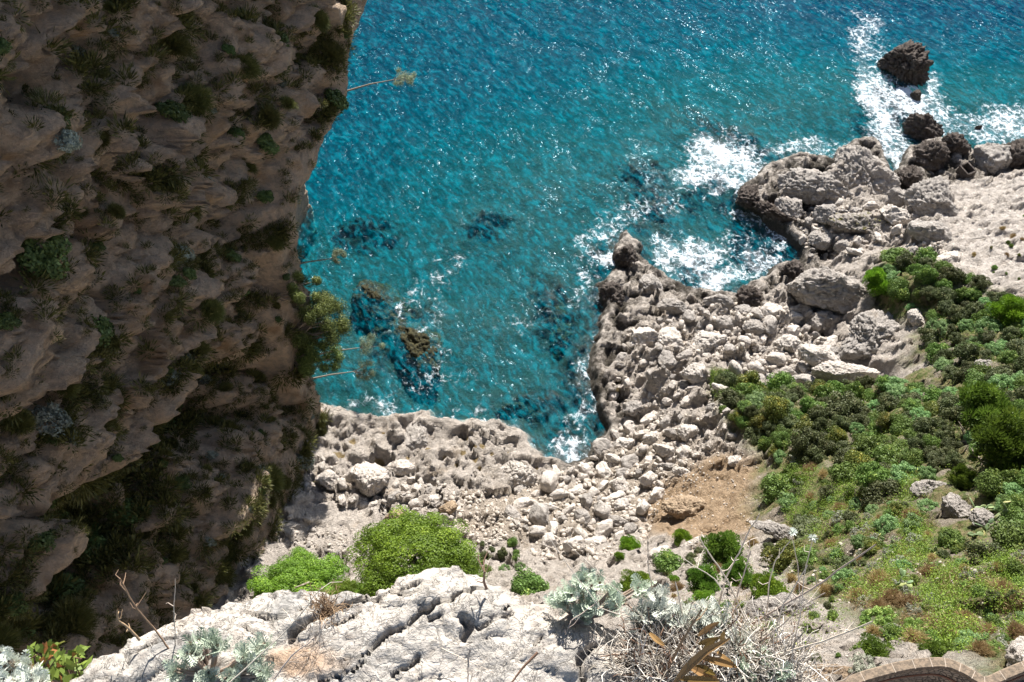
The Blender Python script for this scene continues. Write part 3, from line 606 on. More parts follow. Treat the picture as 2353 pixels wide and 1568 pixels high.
# cobbles and gravel nobody could count: one mesh
def gravel():
    Vs, Fs = [], []; b, Fc = ico(2); n = 0; prot = [boulder_shape(300 + i, (1., .8, .65), 2, 7, .05)[0] for i in range(8)]
    for poly, cnt, s0, s1 in [(R_FIELD, 1500, 6, 20), (R_FOOT, 300, 4, 11), (R_FOOT2, 260, 4, 11), (R_MID, 520, 4, 16), (R_RUB, 900, 5, 18), (R_UP, 300, 4, 13), (R_RIDGE, 700, 3, 12), (R_LOW, 420, 3, 20), ([(1540,1040),(1640,960),(1690,1040),(1600,1130),(1500,1200),(1480,1110)], 500, 3, 9), ([(1500,1110),(1700,1040),(1780,1045),(1740,1150),(1790,1200),(1590,1250),(1480,1180)], 420, 2, 7), ([(1900,1250),(2353,1290),(2353,1500),(1960,1400)], 260, 4, 16), ([(1620,1300),(1980,1300),(2000,1560),(1650,1560)], 350, 3, 12)]:
        pa = np.array(poly, float); lo, hi = pa.min(0), pa.max(0); got = 0
        while got < cnt:
            px, py = RNG.uniform(lo, hi)
            got += 1
            if not poly_inside(pa, np.array([px]), np.array([py]))[0]: continue
            g, dist = hit(px, py); r = (s0 + (s1 - s0) * RNG.random() ** 2.5) * dist / F / 2
            if g.z < .4: continue
            a = RNG.uniform(0, 6.3); ca, sa = math.cos(a), math.sin(a); v = prot[RNG.integers(8)] * r * RNG.uniform(.8, 1.2, 3); v = v @ np.array([[ca, sa, 0], [-sa, ca, 0], [0, 0, 1]])
            Vs.append(v + [g.x, g.y, g.z + r * .2]); Fs.append(Fc + n); n += len(v)
    return npmesh('gravel', np.vstack(Vs), np.vstack(Fs))
setp(link('gravel', gravel(), rock_material('cobbles', (.56, .50, .43), (.38, .34, .30), (.46, .35, .25), world=True, scale=1.5, bumpd=.05)), kind='stuff', label='pale cobbles and gravel filling the gaps between the boulders')

# ------------------------------------------------------------------ foliage
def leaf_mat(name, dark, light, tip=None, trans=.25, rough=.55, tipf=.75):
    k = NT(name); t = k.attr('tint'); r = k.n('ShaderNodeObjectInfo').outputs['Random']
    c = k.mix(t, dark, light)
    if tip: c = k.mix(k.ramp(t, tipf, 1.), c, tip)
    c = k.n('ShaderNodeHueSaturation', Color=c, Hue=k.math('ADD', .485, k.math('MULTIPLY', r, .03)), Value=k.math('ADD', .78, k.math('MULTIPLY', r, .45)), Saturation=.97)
    p = k.n('ShaderNodeBsdfPrincipled', Base_Color=c, Roughness=rough); p.inputs['Specular IOR Level'].default_value = .3
    tl = k.n('ShaderNodeBsdfTranslucent', Color=c)
    return k.surf(k.n('ShaderNodeMixShader', i0=trans, i1=p, i2=tl))
def quads(c, n, up, L, Wd, tint, name, bend=0.):
    """leaf quads: centre c, normal n, long axis from up projected; sizes per leaf"""
    n = n / np.linalg.norm(n, axis=1)[:, None]; a = up - (up * n).sum(1)[:, None] * n; a /= np.linalg.norm(a, axis=1)[:, None] + 1e-9; b = np.cross(n, a)
    a = a * L[:, None] / 2; b = b * Wd[:, None] / 2
    V = np.stack([c - a - b * .4, c - a * .2 + b, c + a, c - a * .2 - b], 1).reshape(-1, 3)
    me = npmesh(name, V, np.arange(len(V)).reshape(-1, 4), smooth=False); attr(me, 'tint', np.repeat(tint, 4)); return me
def rdir(n, rg): v = rg.normal(size=(n, 3)); return v / np.linalg.norm(v, axis=1)[:, None]
def crown_pts(nc, cr, nl, rg, flat=.75, cflat=.8, hollow=.0, dome=True, spread=1., irregular=.25):
    """clump centres on an uneven dome, leaves on each clump"""
    d = rdir(nc, rg)
    if dome: d[:, 2] = np.abs(d[:, 2]) * 1. - .15
    d /= np.linalg.norm(d, axis=1)[:, None]
    rad = (1 - irregular * rg.random(nc) - .12 * (1 + perlin(d * 1.7 + rg.uniform(0, 9, 3))))
    C = d * rad[:, None] * (1 - cr) * [spread, spread, flat]; C[:, 2] += .15
    cs = cr * rg.uniform(.65, 1.15, nc)
    i = rg.integers(0, nc, nc * nl); e = rdir(nc * nl, rg); e[:, 2] = np.where(rg.random(nc * nl) < .75, np.abs(e[:, 2]), e[:, 2])
    rr = cs[i] * (1 - .35 * rg.random(nc * nl) ** 2)
    P = C[i] + e * rr[:, None] * [1, 1, cflat]
    return P, e, i
def bush_mesh(name, nc, cr, nl, L, Wd, seed, flat=.7, cflat=.85, jitter=.6, irregular=.3, align=None, tipbias=0.):
    rg = np.random.default_rng(seed); P, e, i = crown_pts(nc, cr, nl, rg, flat, cflat, irregular=irregular * 1.35)
    n = e + rg.normal(size=P.shape) * jitter; up = (e if align == 'out' else rg.normal(size=P.shape)) + rg.normal(size=P.shape) * .25
    if align == 'out': n = np.cross(e, rg.normal(size=P.shape))
    ct = rg.random(nc) * .35; tint = np.clip(.38 * rg.random(len(P)) + ct[i] * 1.2 + .22 * np.clip(e[:, 2], 0, 1) + tipbias, 0, 1)  # upward leaves lighter: light from above put into the tint
    s = rg.uniform(.7, 1.25, len(P)); return quads(P, n, up, L * s, Wd * s, tint, name)
M_DARKG = leaf_mat('dark_macchia_leaves', (.04, .055, .020), (.145, .17, .065), (.24, .23, .10))
M_MIDG = leaf_mat('lentisk_leaves', (.05, .09, .018), (.20, .31, .06), (.38, .42, .08))
M_YEL = leaf_mat('yellow_tipped_leaves', (.06, .08, .012), (.18, .21, .04), (.36, .30, .05), tipf=.6)
M_EUPH = leaf_mat('spurge_leaves', (.075, .16, .05), (.29, .45, .16), (.42, .55, .22))
M_EUPHY = leaf_mat('yellow_spurge_leaves', (.07, .13, .02), (.28, .38, .08), (.45, .50, .12))
M_SILV = leaf_mat('silver_everlasting_leaves', (.14, .15, .10), (.46, .48, .38), (.62, .60, .48))
M_PINE = leaf_mat('pine_needles', (.05, .11, .006), (.22, .37, .02), (.36, .52, .04), trans=.3, tipf=.7)
M_PINED = leaf_mat('dark_pine_needles', (.045, .09, .010), (.17, .28, .03), (.27, .38, .05), trans=.3)
M_TAN = leaf_mat('dry_grass', (.22, .15, .06), (.48, .36, .18), (.6, .5, .3))
M_GRASS = leaf_mat('fresh_grass', (.09, .14, .015), (.27, .37, .035), (.85, .75, .03), tipf=.94)
M_OLIVE = leaf_mat('cliff_grass', (.045, .052, .014), (.19, .195, .055), (.33, .28, .12))
M_CGREEN = leaf_mat('cliff_shrub_leaves', (.035, .06, .018), (.14, .22, .06), (.22, .30, .09))
M_CBLUE = leaf_mat('cliff_silver_leaves', (.13, .16, .13), (.38, .44, .38), (.48, .52, .46))
k = NT('bark'); tc = k.n('ShaderNodeTexCoord').outputs['Object']; M_BARK = k.surf(k.n('ShaderNodeBsdfPrincipled', Base_Color=k.mix(k.ramp(k.noise(k.scale(tc, (9, 9, 2)), 2.), .4, .6), (.16, .12, .09), (.30, .26, .21)), Roughness=.9))
def wm(me, m): me.materials.append(m); return me
PROTO = {
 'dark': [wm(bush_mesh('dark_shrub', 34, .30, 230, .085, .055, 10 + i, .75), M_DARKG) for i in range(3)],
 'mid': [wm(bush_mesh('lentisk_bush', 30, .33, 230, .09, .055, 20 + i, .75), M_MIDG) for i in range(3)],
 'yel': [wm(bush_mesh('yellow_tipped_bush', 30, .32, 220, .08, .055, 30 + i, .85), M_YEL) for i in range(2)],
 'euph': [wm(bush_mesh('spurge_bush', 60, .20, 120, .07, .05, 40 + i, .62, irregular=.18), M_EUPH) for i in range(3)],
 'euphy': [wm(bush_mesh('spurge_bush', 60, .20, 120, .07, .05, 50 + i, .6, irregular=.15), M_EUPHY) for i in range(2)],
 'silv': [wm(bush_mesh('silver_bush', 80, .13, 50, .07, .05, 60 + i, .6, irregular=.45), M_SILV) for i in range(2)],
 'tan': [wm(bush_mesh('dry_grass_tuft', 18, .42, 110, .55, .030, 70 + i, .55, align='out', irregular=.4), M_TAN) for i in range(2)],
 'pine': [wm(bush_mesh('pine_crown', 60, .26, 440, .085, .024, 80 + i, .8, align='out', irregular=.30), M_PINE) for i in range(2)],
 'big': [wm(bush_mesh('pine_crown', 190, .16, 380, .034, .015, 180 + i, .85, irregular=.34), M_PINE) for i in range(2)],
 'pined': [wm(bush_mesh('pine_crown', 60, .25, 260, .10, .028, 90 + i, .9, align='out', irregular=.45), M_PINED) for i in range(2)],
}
def tube(pts, rad, seg=5):
    pts = np.asarray(pts, float); n = len(pts); rad = np.broadcast_to(rad, n); t = np.gradient(pts, axis=0); t /= np.linalg.norm(t, axis=1)[:, None] + 1e-9
    ref = np.array([.31, .77, .55]); a = np.cross(t, ref); a /= np.linalg.norm(a, axis=1)[:, None] + 1e-9; b = np.cross(t, a)
    th = np.arange(seg) * 2 * np.pi / seg
    V = pts[:, None] + rad[:, None, None] * (np.cos(th)[None, :, None] * a[:, None] + np.sin(th)[None, :, None] * b[:, None])
    i = np.arange(n - 1)[:, None] * seg; j = np.arange(seg)[None]; j2 = (j + 1) % seg
    return V.reshape(-1, 3), np.stack([i + j, i + j2, i + seg + j2, i + seg + j], -1).reshape(-1, 4)
def join(parts):
    Vs, Fs, n = [], [], 0
    for V, Fc in parts: Vs.append(V); Fs.append(Fc + n); n += len(V)
    return np.vstack(Vs), np.vstack(Fs)
def branchy(base, top, r0, nb, spread, seed, seg=6):
    rg = np.random.default_rng(seed); base, top = np.array(base, float), np.array(top, float); L = np.linalg.norm(top - base)
    t = np.linspace(0, 1, 7)[:, None]; mid = base + (top - base) * t + rg.normal(size=(7, 3)) * .04 * L * np.sin(t * 3.1); out = [tube(mid, np.linspace(r0, r0 * .35, 7), seg)]
    for _ in range(nb):
        k_ = rg.uniform(.3, .95); p = base + (top - base) * k_; d = rdir(1, rg)[0]; d[2] = abs(d[2]) * .7 + .25; q = p + d * spread * L * rg.uniform(.5, 1.)
        m = (p + q) / 2 + rg.normal(size=3) * .06 * L; out.append(tube([p, m, q], [r0 * .45, r0 * .3, r0 * .12], 4))
    return join(out)
_tr = wm(npmesh('trunk', *branchy((0, 0, -1.3), (0, 0, .35), .09, 12, .30, 5)), M_BARK)
TINT = {}
def plant(kind, name, x, y, z, r, label, group=None, cat='shrub', tree=False, sz=1., tilt=0):
    rot = (random.uniform(-.12, .12) + tilt, random.uniform(-.12, .12), random.uniform(0, 6.3)); me = random.choice(PROTO[kind]); s = (r * random.uniform(.85, 1.15), r * random.uniform(.85, 1.15), r * sz * 1.15)
    if sz < .65 and tree: s = (r * 1.3, r * 1.05, r * sz); rot = (rot[0], rot[1], 0)
    if tree:
        e = empty(name, (x, y, z), (0, 0, 0)); c = bpy.data.objects.new('crown', me); COL.objects.link(c); c.parent = e; c.location = (0, 0, r * .95); c.scale = s; c.rotation_euler = rot
        t = bpy.data.objects.new('trunk', _tr); COL.objects.link(t); t.parent = e; t.location = (0, 0, r * .95); t.scale = (r, r, r); t.rotation_euler = (0, 0, rot[2])
        return setp(e, label, cat, group)
    o = bpy.data.objects.new(name, me); COL.objects.link(o); o.location = (x, y, z); o.scale = s; o.rotation_euler = rot
    return setp(o, label, cat, group)
GREENS = []   # x, y, r
def hp(kind, px, py, w_, name, label, cat='shrub', tree=False, sz=1., z=None, group=None):
    """a plant whose crown shows w_ pixels wide around (px, py)"""
    if z is None: g, dist = hit(px, py + w_ * (.42 if tree else .18))
    else: g = Vector(at(px, py, z)); dist = (g - Vector((0, 0, CAMH))).length
    r = w_ / 2 * dist / F * 1.08
    gz = g.z - (r * .15 if not tree else r * .75)
    if tree and z is not None: gz = z - r * .95
    GREENS.append((g.x, g.y, r)); return plant(kind, name, g.x, g.y, gz, r, label, group, cat, tree, sz)
T = True
for a in [
 ('big',700,1285,190,'pine_tree','bright green pine with cauliflower clumps just above the pale ledge, next to the cliff','tree',T,.62,None),
 ('big',795,1335,90,'pine_tree','small bright pine clump squeezed between the two big foreground pines','tree',T,.8,None),
 ('big',625,1335,90,'pine_tree','small bright pine at the shaded cliff foot, lowest of the row','tree',T,.8,None),
 ('big',955,1290,265,'pine_tree','largest rounded bright green pine rising behind the pale ledge','tree',T,.6,22),
 ('big',858,1335,110,'pine_tree','low bright pine clump in front of the largest rounded pine','tree',T,.7,None),
 ('big',1068,1290,100,'pine_tree','bright pine clump at the right flank of the largest rounded pine','tree',T,.7,None),
 ('pine',2006,632,84,'pine_tree','lone bright yellow green pine beside the giant grey boulder','tree',T,1.0,None),
 ('pine',2308,698,110,'pine_tree','bright pine at the right edge above the spurge slope','tree',T,.9,None),
 ('pined',2240,920,150,'pine_tree','tall feathery pine in the upper right of the green slope','tree',T,1.2,None),
 ('pined',2270,1000,170,'pine_tree','large dark pine with ragged crown near the right edge','tree',T,1.3,None),
 ('pined',2200,1075,80,'pine_tree','small pine at the foot of the large ragged one','tree',T,1.,None),
 ('pine',1447,1247,62,'pine_bush','small bright green pine bush below the boulder field','shrub',False,.8,None),
 ('pine',1423,1275,28,'pine_bush','tiny green cushion under the small pine bush','shrub',False,.8,None),
 ('pine',1566,1228,56,'pine_bush','round bright bush standing on the brown earth edge','shrub',False,.85,None),
 ('pined',1660,1235,110,'pine_tree','airy yellow green pine on the spur below the earth slide','tree',T,1.,None),
 ('pined',1690,1300,90,'pine_tree','second airy pine lower on the rocky spur','tree',T,1.,None),
 ('pined',1612,1310,100,'pine_tree','crooked little pine with bare trunk below the spur ledge','tree',T,1.,None),
 ('pine',1545,1330,40,'pine_bush','small lime green bush left of the crooked pine','shrub',False,.8,None),
 ('pine',1770,1355,120,'pine_bush','glossy green pine mat draped above the netted boulder','shrub',False,.6,None),
 ('pine',1620,1370,60,'pine_bush','green cushion with reddish tips behind the dry stems','shrub',False,.6,None),
 ('pine',1460,1330,80,'pine_bush','green pine bush behind the silver leaves','shrub',False,.7,None),
 ('mid',1215,1335,110,'lentisk_bush','dark green bush right of the pale ledge crest','shrub',False,.8,None),
 ('mid',1535,1290,90,'lentisk_bush','dull green bush below the slanting pale ledge','shrub',False,.9,None),
 ('yel',1800,1270,110,'yellow_tipped_bush','bushy yellow green shrub on the pale ridge of rock','shrub',False,.9,None),
 ('mid',1860,1275,70,'lentisk_bush','small rounded bush right of the shrub on the pale ridge','shrub',False,.8,None),
 ('mid',2063,583,92,'lentisk_bush','smooth dark green thicket above the lone bright pine','shrub',False,.7,None),
 ('dark',1940,935,120,'dark_shrub','large blackish brown shrub below the white slab','shrub',False,.9,None),
 ('yel',1780,930,80,'yellow_tipped_bush','domed yellow tipped bush at the upper left of the green slope','shrub',False,1.,None),
 ('yel',1745,965,70,'yellow_tipped_bush','yellow flecked bush left of the domed yellow tipped one','shrub',False,1.,None),
 ('yel',1920,1000,62,'yellow_tipped_bush','yellow green bush in the middle of the dark thicket','shrub',False,1.,None),
 ('euph',2012,930,46,'spurge_bush','bright bluish green spurge right of the blackish shrub','shrub',False,.8,None),
 ('euph',1965,988,44,'spurge_bush','blue green spurge dome below the blackish shrub','shrub',False,.9,None),
 ('euph',2050,925,40,'spurge_bush','pale spurge beside the bright bluish one','shrub',False,.8,None),
 ('euph',2105,905,38,'spurge_bush','small rounded spurge above the dark heath','shrub',False,.7,None),
 ('euph',2078,1085,72,'spurge_bush','light green spurge dome in the heart of the green slope','shrub',False,.7,None),
 ('mid',1780,1115,95,'lentisk_bush','rounded green bush at the edge of the brown earth','shrub',False,.9,None),
 ('euph',1815,1150,62,'spurge_bush','blue green spurge against the rounded bush by the earth','shrub',False,.8,None),
 ('silv',1832,1055,52,'silver_bush','silvery white bush at the top of the yellow flowers','shrub',False,.6,None),
 ('silv',1840,1100,56,'silver_bush','whitish bush amid the yellow flowers','shrub',False,.6,None),
 ('mid',1950,1085,90,'lentisk_bush','grey green bush with glossy leaves in mid slope','shrub',False,1.,None),
 ('yel',2003,1075,42,'yellow_tipped_bush','golden green bush beside the glossy grey green one','shrub',False,1.,None),
 ('dark',2035,1130,110,'dark_shrub','dark brownish shrub left of the grey outcrop','shrub',False,.8,None),
 ('euph',1968,1158,50,'spurge_bush','spurge below the glossy grey green bush','shrub',False,.8,None),
 ('euph',1910,1150,30,'spurge_bush','little round spurge in the fresh grass','shrub',False,.8,None),
 ('euph',2040,1200,70,'spurge_bush','bluish spurge, left one of a pair above the white bushes','shrub',False,.7,None),
 ('euph',2100,1205,70,'spurge_bush','bluish spurge, right one of a pair above the white bushes','shrub',False,.7,None),
 ('euph',2135,1160,60,'spurge_bush','spurge tucked against the left of the layered outcrop','shrub',False,.7,None),
 ('dark',1865,1205,100,'dark_shrub','flat grey green shrub above the pale ridge of rock','shrub',False,.5,None),
 ('euphy',2020,1420,105,'spurge_bush','big yellow green cushion on the pale scree','shrub',False,.75,None),
 ('euph',2232,1470,60,'spurge_bush','tight pale green cushion above the stone parapet','shrub',False,.6,None),
 ('pined',2005,1490,110,'pine_bush','yellow green pine bush on scree above the parapet','shrub',False,.6,None),
 ('pined',2150,1495,100,'pine_bush','green pine bush close above the curved parapet','shrub',False,.6,None),
 ('silv',1990,1530,90,'silver_bush','grey silver cushion touching the left end of the parapet','shrub',False,.5,None),
 ('mid',2330,1240,110,'lentisk_bush','large dark bush at the right edge below the outcrop','shrub',False,.9,None),
 ('dark',2270,1270,100,'dark_shrub','dark grey bush below the blocky outcrop','shrub',False,.9,None),
 ('euph',2335,1130,60,'spurge_bush','bright spurge at the right edge above the blocky outcrop','shrub',False,.8,None),
 ('mid',2320,1180,70,'lentisk_bush','deep green rounded bush right of the prickly pear','shrub',False,.9,None),
 ('silv',2230,1330,70,'silver_bush','tall whitish shrub in the dry grass near the right edge','shrub',False,1.,None),
 ('silv',2200,1400,80,'silver_bush','whitish shrub spreading above the yellow flowered herbs','shrub',False,.7,None),
 ('silv',2070,1290,60,'silver_bush','white-flowered bush in the golden grass','shrub',False,.7,None),
 ('silv',2105,1240,50,'silver_bush','white bush right of the paired spurges','shrub',False,.7,None),
]: hp(a[0], a[1], a[2], a[3], a[4], a[5], 'pine' if a[6] == 'tree' else 'shrub', a[7], a[8], a[9])
# the rest of the slope
def thicket(poly, n, s0, s1, kinds, label_of, gap=.62):
    pa = np.array(poly, float); lo, hi = pa.min(0), pa.max(0); c = 0
    for i in range(n * 30):
        if c >= n: break
        px, py = np.random.uniform(lo, hi)
        if not poly_inside(pa, np.array([px]), np.array([py]))[0]: continue
        g, dist = hit(px, py); r = random.uniform(s0, s1) / 2 * dist / F
        if any((g.x - a) ** 2 + (g.y - b) ** 2 < ((r + q) * gap) ** 2 for a, b, q in GREENS) or any((g.x - a) ** 2 + (g.y - b) ** 2 < (q + r * .3) ** 2 for a, b, q in PLACED if q > .8): continue
        kd = random.choices(list(kinds), list(kinds.values()))[0]; nm, lb, gp = label_of[kd]
        GREENS.append((g.x, g.y, r)); plant(kd, nm, g.x, g.y, g.z - r * .15, r, lb, gp, sz=random.uniform(.8, 1.3) if kd in ('dark', 'mid', 'yel') else random.uniform(.65, 1.)); c += 1
    return c
np.random.seed(5)
def lab(where):
    return {'dark': ('dark_shrub', 'dark brownish green shrub ' + where, 'dark shrubs ' + where), 'mid': ('lentisk_bush', 'mid green leafy bush ' + where, 'green bushes ' + where),
     'yel': ('yellow_tipped_bush', 'yellow tipped green bush ' + where, 'yellow tipped bushes ' + where), 'euph': ('spurge_bush', 'bluish green spurge ' + where, 'spurges ' + where),
     'euphy': ('spurge_bush', 'yellow green spurge ' + where, 'yellow spurges ' + where), 'silv': ('silver_bush', 'whitish silver bush ' + where, 'silver bushes ' + where), 'tan': ('dry_grass_tuft', 'tuft of golden dry grass ' + where, 'dry grass tufts ' + where), 'pine': ('pine_bush', 'bright green pine seedling ' + where, 'pine seedlings ' + where)}
G1 = [(1650,880),(1700,885),(1850,895),(2050,890),(2190,900),(2200,1090),(1980,1110),(1900,1060),(1790,1060),(1720,1010),(1680,960)]
G2 = [(2030,590),(2140,600),(2230,650),(2353,700),(2390,850),(2353,900),(2200,880),(2140,830),(2120,740),(2050,690)]
G3 = [(2190,900),(2353,870),(2400,1200),(2330,1260),(2260,1120),(2200,1090)]
G4 = [(1800,1060),(1900,1060),(2130,1090),(2140,1240),(2100,1290),(1990,1260),(1860,1230),(1800,1180)]
G5 = [(1900,1250),(2100,1260),(2200,1240),(2353,1290),(2380,1500),(2200,1500),(2000,1460),(1960,1380)]
G6 = [(1500,1260),(1860,1240),(1960,1340),(1950,1540),(1700,1500),(1560,1400)]
G7 = [(1630,850),(1690,860),(1700,900),(1660,960),(1640,900)]
n_ = thicket(G1, 120, 40, 92, dict(dark=6, mid=5, yel=1.5, euph=.8), lab('in the dense thicket of the green slope'), .42)
n_ += thicket(G2, 85, 34, 80, dict(dark=5, mid=4, euph=3), lab('on the bushy shoulder at the upper right'), .43)
n_ += thicket(G3, 48, 40, 90, dict(dark=3, mid=4, euph=3), lab('around the large ragged pine'), .45)
n_ += thicket(G4, 48, 24, 58, dict(dark=1, mid=2, yel=1, euph=2, silv=2, tan=2), lab('among the yellow flowers in mid slope'), .5)
n_ += thicket(G5, 105, 24, 72, dict(dark=1, mid=3, euph=2, euphy=2, silv=4, tan=5), lab('on the grassy slope above the parapet'), .52)
n_ += thicket(G6, 48, 16, 56, dict(dark=2, mid=3, euph=1, tan=2), lab('on the rocky spur above the netted boulders'), .62)
n_ += thicket(G7, 16, 14, 34, dict(mid=3, tan=1), lab('on the green tongue at the end of the rubble'), .6)
n_ += thicket([(2200,560),(2353,480),(2353,650),(2260,640)], 14, 8, 18, dict(mid=3, tan=1, yel=1), lab('growing on the pale sloping slab'), .9)
n_ += thicket([(1080,1240),(1180,1250),(1200,1310),(1120,1320)], 10, 18, 46, dict(mid=2, dark=1, euph=1, tan=1), lab('on stones behind the pale ledge crest'), .8)
print('thicket', n_)
# fresh grass and herbs: a mass of small blades on the soil
def groundcover():
    polys = [(G1, 1300), (G2, 800), (G3, 700), (G4, 4200), (G5, 6500), (G6, 700), (G7, 500)]; C, N, U, L, Wd, Tn = [], [], [], [], [], []
    for pa, n in polys:
        pa = np.array(pa, float); lo, hi = pa.min(0), pa.max(0)
        for _ in range(n):
            px, py = RNG.uniform(lo, hi)
            if not poly_inside(pa, np.array([px]), np.array([py]))[0]: continue
            q = 1800 * F * 0 + at(px, py, 20.)
            if perlin(np.array([q[0] / 3.5, q[1] / 3.5, 4.])) < -.12 + (.1 if pa is not G4 else 0): continue
            g, dist = hit(px, py); m = 26
            c = np.array([g.x, g.y, g.z + .06]) + RNG.normal(size=(m, 3)) * [.4, .4, .07]; C.append(c); N.append(RNG.normal(size=(m, 3)) * .8 + [0, 0, .8]); U.append(RNG.normal(size=(m, 3)) + [0, 0, .6]); L.append(RNG.uniform(.07, .16, m)); Wd.append(RNG.uniform(.03, .07, m))
            Tn.append(np.clip(RNG.random(m) * .85 + (.12 if RNG.random() < .3 else 0), 0, 1))
    return quads(np.vstack(C), np.vstack(N), np.vstack(U), np.concatenate(L), np.concatenate(Wd), np.concatenate(Tn), 'herbs')
def drygrass():
    C, N, U, L, Wd = [], [], [], [], []
    for pa, n in [(G5, 2600), (G4, 700), (G6, 500)]:
        pa = np.array(pa, float); lo, hi = pa.min(0), pa.max(0)
        for _ in range(n):
            px, py = RNG.uniform(lo, hi)
            if not poly_inside(pa, np.array([px]), np.array([py]))[0]: continue
            q = at(px, py, 30.)
            if perlin(np.array([q[0] / 3., q[1] / 3., 14.])) < .08: continue
            g, dist = hit(px, py); m = 22; C.append(np.array([g.x, g.y, g.z + .12]) + RNG.normal(size=(m, 3)) * [.3, .3, .07]); u = RNG.normal(size=(m, 3)) * .6 + [0, 0, 1.]; U.append(u); N.append(np.cross(u, RNG.normal(size=(m, 3)))); L.append(RNG.uniform(.25, .5, m)); Wd.append(RNG.uniform(.02, .04, m))
    n = sum(map(len, C)); return quads(np.vstack(C), np.vstack(N), np.vstack(U), np.concatenate(L), np.concatenate(Wd), RNG.random(n), 'dry_grass')
setp(link('dry_grass', drygrass(), M_TAN), kind='stuff', label='golden dry grass in patches on the slope above the parapet')
setp(link('herbs', groundcover(), M_GRASS), kind='stuff', label='fresh green grass and yellow flowered herbs between the shrubs')

# ------------------------------------------------------------------ plants rooted in the cliff
CPRO = {'g': [wm(bush_mesh('cliff_grass_tuft', 16, .55, 220, .40, .024, 200 + i, .6, align='out', irregular=.4), M_OLIVE) for i in range(3)],
        's': [wm(bush_mesh('cliff_shrub', 16, .36, 130, .15, .09, 210 + i, .9, irregular=.4), M_CGREEN) for i in range(3)],
        'b': [wm(bush_mesh('cliff_silver_shrub', 18, .30, 90, .16, .07, 220 + i, .9, irregular=.4), M_CBLUE) for i in range(2)]}
_CV = np.empty(len(cliff.data.vertices) * 3, np.float32); cliff.data.vertices.foreach_get('co', _CV); _CV = _CV.reshape(len(CY), len(CZ), 3)
_r, _gl, _cr = cliff_recess(cy_, cz_)
dv = _CV - np.array([0, 0, CAMH]); depth = dv[..., 1] * _c - dv[..., 2] * _s; _ppx = W2 + F * dv[..., 0] / depth; _ppy = H2 - F * (dv[..., 1] * _s + dv[..., 2] * _c) / depth
vis = (_ppx > -20) & (_ppy > -20) & (_ppy < 1560) & (cz_ > zbase(cy_) + .8) & (cy_ < 105)
dens = .12 + 1.0 * _cr + 1.4 * np.clip(_nrm[..., 2], 0, 1) + 1.2 * sstep(0, 2, _gl) + 1.5 * sstep(.05, .5, fbm(P3(cy_ / 7, cz_ / 4, 60), 3)) + .5 * sstep(.5, 1.0, _ppy / 1400.)
dens = np.where(vis, np.clip(dens, 0, None) ** 2.6, 0); dens[:, :] *= (depth / 60) ** 0
cand = RNG.choice(dens.size, 5200, replace=False, p=(dens / dens.sum()).ravel())
def cliff_rot(n):
    d = Vector((max(n[0], .25), n[1] * .5, .75)).normalized(); return d.to_track_quat('Z', 'Y') 
CGREENS = []; ncp = 0; rest = []
for idx in cand:
    i, j = divmod(int(idx), dens.shape[1]); p = _CV[i, j]; g = _gl[i, j]; u = random.random()
    r = random.choice((.55, .7, .9, 1.2, 1.8)) * random.uniform(.8, 1.2) * (1.0 if g < 0 else 1.3)
    if any(abs(p[1] - a[1]) < .6 * (r + a[3]) and abs(p[2] - a[2]) < .5 * (r + a[3]) for a in CGREENS): rest.append((i, j, r)); continue
    kd = 's' if g > 1 and u < .7 else ('g' if u < .55 else 's' if u < .78 else 'b')
    if ncp >= 299: rest.append((i, j, r)); continue
    CGREENS.append((p[0], p[1], p[2], r)); ncp += 1
    nm = {'g': 'cliff_grass_tuft', 's': 'cliff_shrub', 'b': 'cliff_silver_shrub'}[kd]
    wh = 'in the dark gully of the cliff' if g > 0 else ('high on the shaded cliff' if _ppy[i, j] < 600 else 'low on the shaded cliff')
    o = bpy.data.objects.new(nm, random.choice(CPRO[kd])); COL.objects.link(o); o.location = p - np.array([.1 * r, 0, 0]); o.scale = (r, r * random.uniform(.9, 1.4), r); q = cliff_rot(_nrm[i, j]); q.rotate(Euler((0, random.uniform(-.2, .2), 0))); o.rotation_euler = q.to_euler()
    L_ = {'g': 'olive tuft of grass hanging ', 's': 'dark green shrub rooted ', 'b': 'blue grey silvery shrub '}[kd]
    setp(o, L_ + wh, 'grass tuft' if kd == 'g' else 'shrub', {'g': 'grass tufts ', 's': 'dark shrubs ', 'b': 'silvery shrubs '}[kd] + wh)
def cliffcover():
    C, N, U, L, Wd, Tn = [], [], [], [], [], []
    for i, j, r in rest:
        m = 110; p = _CV[i, j]; n = _nrm[i, j]; d = RNG.normal(size=(m, 3)); d /= np.linalg.norm(d, axis=1)[:, None]; d = d * .8 + n * .7 + [0, 0, .35]; d /= np.linalg.norm(d, axis=1)[:, None]
        rr = r * .75; C.append(p + d * rr * RNG.uniform(.35, 1., (m, 1))); U.append(d); N.append(np.cross(d, RNG.normal(size=(m, 3)))); L.append(RNG.uniform(.25, .5, m) * rr * 1.1); Wd.append(RNG.uniform(.03, .08, m) * rr * 1.3); Tn.append(RNG.random(m) * .8)
    return quads(np.vstack(C), np.vstack(N), np.vstack(U), np.concatenate(L), np.concatenate(Wd), np.concatenate(Tn), 'cliff_vegetation')
setp(link('cliff_vegetation', cliffcover(), M_OLIVE), kind='stuff', label='olive grasses and herbs growing all over the shaded cliff')
